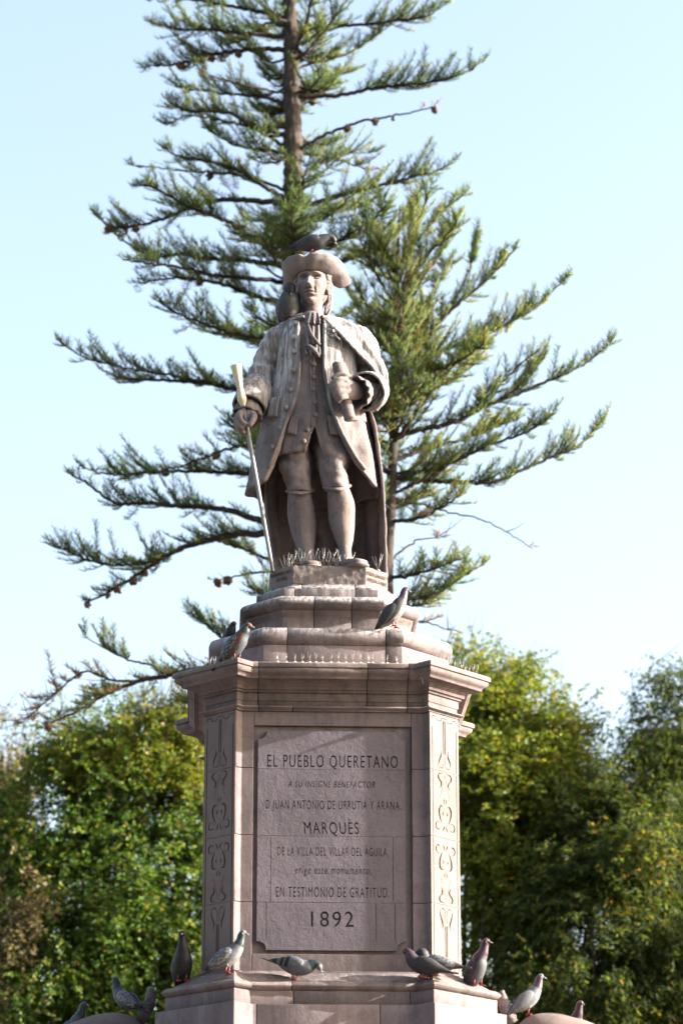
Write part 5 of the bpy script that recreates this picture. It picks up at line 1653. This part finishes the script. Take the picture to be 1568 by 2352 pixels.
# ------------------------------------------------------------------ broadleaf trees
def leaves_mesh(name, C, D, L, Wd, tint, rg):
    """bent leaf blades: base C, direction D"""
    n = len(C)
    D = D / (np.linalg.norm(D, axis=1)[:, None] + 1e-9)
    rv = rg.normal(0, 1, (n, 3)); s = np.cross(D, rv); s /= np.linalg.norm(s, axis=1)[:, None] + 1e-9
    nn = np.cross(D, s)
    V = np.zeros((n, 6, 3))
    V[:, 0] = C
    V[:, 1] = C + D * (L * 0.35)[:, None] + s * (Wd * 0.5)[:, None] + nn * (L * 0.06)[:, None]
    V[:, 2] = C + D * (L * 0.35)[:, None] - s * (Wd * 0.5)[:, None] + nn * (L * 0.06)[:, None]
    V[:, 3] = C + D * (L * 0.70)[:, None] + s * (Wd * 0.38)[:, None]
    V[:, 4] = C + D * (L * 0.70)[:, None] - s * (Wd * 0.38)[:, None]
    V[:, 5] = C + D * L[:, None] - nn * (L * 0.12)[:, None]
    T = np.array([(0, 1, 2), (1, 3, 2), (2, 3, 4), (3, 5, 4)])
    TT = (T[None] + (np.arange(n) * 6)[:, None, None]).reshape(-1, 3)
    me = fast_mesh(name, V.reshape(-1, 3), TT)
    a = me.attributes.new('tint', 'FLOAT', 'POINT')
    a.data.foreach_set('value', np.repeat(tint, 6).astype(np.float32))
    return me


def vnoise(P, k, seed):
    return np.array([noise.noise(Vector((p[0] * k + seed, p[1] * k, p[2] * k))) for p in P])


def leaf_tree(name, label, lobes, base_xy, mat, seed, sprays=2600, per=13, L=0.075, W=0.034, droop=0.15, tint=(0.45, 0.2), thresh=-0.12, twigs=True, spray_len=0.28, bare=0):
    """lobes: (centre, radii) ellipsoids that make up the crown"""
    rg = np.random.default_rng(seed)
    if name != 'laurel_blocker':
        more = []
        for c, r in lobes:
            for q in range(4):
                a = rg.uniform(0, 2 * math.pi); e = rg.uniform(0.1, 1.3)
                v = np.array([math.cos(a) * math.cos(e), math.sin(a) * math.cos(e), math.sin(e)])
                more.append((np.array(c) + v * np.array(r) * 0.95, tuple(np.array(r) * rg.uniform(0.22, 0.42))))
        limb_lobes, lobes = lobes, list(lobes) + more
    else:
        limb_lobes = lobes
    tr = empty(name, (base_xy[0], base_xy[1], 0), 0, label, 'tree', 'added laurels that block sky light' if name == 'laurel_blocker' else 'trees behind the monument')
    vol = np.array([r[0] * r[1] * r[2] for _, r in lobes]); vol = vol / vol.sum()
    C = []
    for (c, r), f in zip(lobes, vol):
        m = int(sprays * f * 2.2)
        v = rg.normal(0, 1, (m, 3)); v /= np.linalg.norm(v, axis=1)[:, None]
        rad = rg.uniform(0, 1, m) ** (1 / 2.2)
        rad *= 1 + 0.22 * rg.normal(0, 1, m).clip(-1, 2)
        C.append(np.array(c) + v * rad[:, None] * np.array(r))
    C = np.vstack(C)
    nz_ = vnoise(C, 1.5, seed) + 0.55 * vnoise(C, 3.7, seed + 9)
    C = C[nz_ > thresh]; nzk = nz_[nz_ > thresh]
    if len(C) > sprays:
        sel = rg.permutation(len(C))[:sprays]; C, nzk = C[sel], nzk[sel]
    cen = np.average([c for c, _ in lobes], axis=0, weights=vol)
    out = C - cen; out /= np.linalg.norm(out, axis=1)[:, None] + 1e-9
    n = len(C)
    dirs = out * 0.7 + rg.normal(0, 0.55, (n, 3)) + np.array([0, 0, 0.35 - droop * 3])
    dirs /= np.linalg.norm(dirs, axis=1)[:, None]
    sl = spray_len * rg.uniform(0.5, 1.3, n)
    f = (np.arange(per) + 0.5) / per
    P = C[:, None] + dirs[:, None] * (sl[:, None] * f[None])[..., None] + np.array([0, 0, -1.0]) * (droop * sl[:, None] * f[None] ** 2)[..., None]
    P += rg.normal(0, 0.012, P.shape)
    side = np.cross(dirs, np.array([0, 0, 1.0])); side /= np.linalg.norm(side, axis=1)[:, None] + 1e-9
    alt = np.where(np.arange(per) % 2 == 0, 1.0, -1.0)
    D = dirs[:, None] * 0.6 + side[:, None] * alt[None, :, None] * 0.8 + rg.normal(0, 0.35, P.shape) + np.array([0, 0, -droop * 2.2])
    N = n * per
    tn = np.clip(rg.normal(tint[0], tint[1], N) + np.repeat(nzk * 0.28, per) + np.repeat(rg.normal(0, 0.1, n), per), 0, 1)
    base = np.array([base_xy[0], base_xy[1], 0])
    me = leaves_mesh('crown', P.reshape(-1, 3) - base, D.reshape(-1, 3), L * rg.uniform(0.6, 1.25, N), W * rg.uniform(0.7, 1.2, N), tn, rg)
    o = link('crown', me, mat, tr)
    o['kind'] = 'stuff'
    # trunk and limbs
    top = cen[2]
    low = min(c[2] - r[2] for c, r in lobes)
    fork = np.array([base_xy[0], base_xy[1], max(1.6, low * 0.6)])
    MB().tube([base, base * 0.6 + fork * 0.4 + rg.normal(0, 0.05, 3) * [1, 1, 0], fork], [0.17, 0.13, 0.11], 12, sub=14).build('trunk', M['bark2'], tr, disp=(5, 0.03))
    for (c, r) in limb_lobes:
        c = np.array(c)
        for q in range(3):
            e = c + np.clip(rg.normal(0, 0.4, 3), -0.55, 0.4) * np.array(r)
            md = (fork + e) / 2 + rg.normal(0, 0.25, 3)
            lm = MB().tube([fork, md, e, e + (e - md) * 0.12], [0.075, 0.04, 0.012, 0.004], 8, sub=20)
            pts = cr([fork, md, e], 20)
            for w in range(7):
                b = pts[rg.integers(7, 20)]
                dv = rg.normal(0, 1, 3) + np.array([0, 0, 0.9]); dv /= np.linalg.norm(dv)
                l2 = rg.uniform(0.3, 0.8) * min(1.0, max(r))
                lm.tube([b, b + dv * l2 * 0.5 + rg.normal(0, 0.04, 3), b + dv * l2], [0.018, 0.011, 0.003], 5)
            lm.build('limb', M['bark2'], tr)
    # fine twigs that stick out over the crown
    if twigs:
        tw = MB()
        far = np.where(((C - cen) / (C.max(0) - cen + 1e-6))[:, 2] > 0.25)[0]
        for i in rg.permutation(far)[:170]:
            tw.tube([C[i] - dirs[i] * 0.12, C[i] + dirs[i] * sl[i] * 0.6, C[i] + dirs[i] * sl[i] * 1.15], [0.006, 0.004, 0.0015], 4)
        for i in rg.permutation(far)[:bare]:
            d2 = dirs[i] * 0.5 + np.array([0, 0, 1.0])
            tw.tube([C[i], C[i] + d2 * 0.2, C[i] + d2 * 0.42 + rg.normal(0, 0.04, 3)], [0.006, 0.004, 0.0015], 4)
        tw.build('twigs', M['twig'], tr)['kind'] = 'stuff'
    return tr


def lb(px, py, Y, rx, ry, rz):
    k = 1.27
    return (at(px, py + (45 if px > 1050 and py < 1900 else 0), Y + 8), (rx * k, ry * k, rz * k))


leaf_tree('broadleaf_tree', 'mid green leafy tree filling the shaded side of the pedestal', [lb(250, 1830, 8, 0.75, 0.9, 0.85), lb(110, 2000, 8.3, 0.8, 0.9, 0.9), lb(330, 2080, 8, 0.8, 0.9, 1.0), lb(420, 1850, 8.6, 0.6, 0.8, 0.85), lb(150, 2300, 8, 1.0, 1.0, 1.0), lb(380, 2350, 8, 0.9, 0.9, 0.9)], (at(250, 2300, 16.0)[0], 16.4), M['leaf_b'], 3, 10660, 14, L=0.066, W=0.030, tint=(0.5, 0.22), bare=60, spray_len=0.36)
leaf_tree('broadleaf_tree', 'yellow-green thin topped tree under the drooping brown conifer branch', [lb(300, 1705, 7.6, 0.5, 0.5, 0.34), lb(205, 1745, 7.7, 0.4, 0.5, 0.34), lb(420, 1720, 7.6, 0.34, 0.5, 0.45)], (at(330, 2000, 16.9)[0], 16.9), M['leaf_a'], 5, 1690, 12, L=0.060, W=0.027, tint=(0.62, 0.2), thresh=0.0, bare=50, spray_len=0.36)
leaf_tree('broadleaf_tree', 'sparse leafy tree with dry twigs at the far end of the hedge', [lb(20, 1810, 10, 0.5, 0.7, 0.7), lb(-60, 1950, 10, 0.7, 0.7, 0.9), lb(10, 2150, 7.4, 0.5, 0.6, 0.7)], (at(-40, 2100, 18.0)[0], 18.0), M['leaf_d'], 6, 1950, 10, L=0.064, W=0.030, tint=(0.5, 0.25), thresh=0.05, bare=70, spray_len=0.36)
leaf_tree('broadleaf_tree', 'bright yellow-green leafy tree beside the sunlit pedestal edge', [lb(1190, 1680, 8.6, 0.62, 0.75, 0.75), lb(1110, 1600, 8.8, 0.45, 0.6, 0.6), lb(1120, 1830, 8.4, 0.6, 0.8, 0.8), lb(1260, 1800, 8.7, 0.55, 0.7, 0.7), lb(1150, 2020, 8.6, 0.6, 0.8, 0.8)], (at(1150, 2200, 16.6)[0], 16.6), M['leaf_a'], 8, 8320, 13, L=0.066, W=0.031, tint=(0.62, 0.16), thresh=-0.1, bare=60, spray_len=0.36)
leaf_tree('broadleaf_tree', 'dark tree with long drooping leaves behind the sunlit stone dog', [lb(1385, 1890, 7.6, 0.5, 0.7, 0.7), lb(1420, 2080, 7.4, 0.8, 0.8, 0.95), lb(1290, 2220, 7.8, 0.65, 0.8, 0.85), lb(1330, 2330, 7.4, 0.9, 0.9, 0.9), lb(1530, 2260, 7.4, 0.8, 0.8, 0.9)], (at(1340, 2300, 15.5)[0], 15.7), M['leaf_c'], 9, 9880, 12, L=0.091, W=0.024, droop=0.28, tint=(0.42, 0.24), thresh=-0.16, bare=30, spray_len=0.36)
leaf_tree('broadleaf_tree', 'tall dark loose tree with airy top beside the drooping tree', [lb(1510, 1760, 8.2, 0.55, 0.7, 0.75), lb(1590, 1700, 8.4, 0.6, 0.7, 0.9), lb(1540, 1980, 8.0, 0.65, 0.7, 0.85), lb(1440, 1850, 8.6, 0.4, 0.6, 0.6)], (at(1560, 2200, 16.2)[0], 16.3), M['leaf_c'], 10, 4420, 12, L=0.075, W=0.024, droop=0.35, tint=(0.4, 0.22), thresh=-0.02, bare=70, spray_len=0.36)

leaf_tree('broadleaf_tree', 'leafy tree standing directly behind the pedestal shaft', [lb(640, 1960, 8.6, 0.8, 0.9, 0.85), lb(860, 1990, 8.8, 0.8, 0.9, 0.9), lb(750, 2250, 8.6, 1.2, 0.9, 1.0)], (at(750, 2200, 16.6)[0], 16.6), M['leaf_b'], 14, 3000, 12, L=0.08, W=0.036, tint=(0.48, 0.2))
leaf_tree('broadleaf_tree', 'leafy tree continuing the hedge past the dry twiggy tree', [lb(-230, 1900, 8.6, 0.9, 0.9, 1.0), lb(-300, 2200, 8.6, 1.1, 0.9, 1.1)], (at(-260, 2200, 16.6)[0], 16.6), M['leaf_b'], 15, 2200, 12, L=0.09, W=0.04, tint=(0.45, 0.2))
leaf_tree('broadleaf_tree', 'dense dark tree continuing the row past the airy tree', [((8.0, 16.0, 7.2), (2.0, 1.8, 2.8)), ((11.2, 16.2, 7.6), (2.0, 1.8, 2.9)), ((9.6, 15.2, 5.4), (3.0, 1.8, 2.4))], (9.5, 16.0), M['leaf_c'], 12, 4200, 11, L=0.16, W=0.07, droop=0.3, tint=(0.4, 0.22), thresh=-0.3, twigs=False, spray_len=0.45)
# unseen laurels added on the viewer's side to block sky light from shaded faces
for i, (x, y, r, h) in enumerate([(-10.0, -11.5, 4.0, 8.5), (-7.5, -18, 4.2, 10.5), (7.5, -19.5, 4.2, 10.5), (4.5, -28, 4.8, 11), (-4.5, -28, 4.8, 11)]):
    leaf_tree('laurel_blocker', 'unseen laurel tree added to block sky light from the monument', [((x, y, h), (r, r, 4.2)), ((x + 0.8, y - 0.6, h - 3.4), (r * 0.9, r * 0.9, 3.0)), ((x - 0.7, y + 0.7, h + 2.6), (r * 0.75, r * 0.75, 3.6))], (x, y), M['leaf_b'], 40 + i, 3600, 9, L=0.42, W=0.21, tint=(0.35, 0.2), thresh=-0.2, twigs=False, spray_len=0.8)
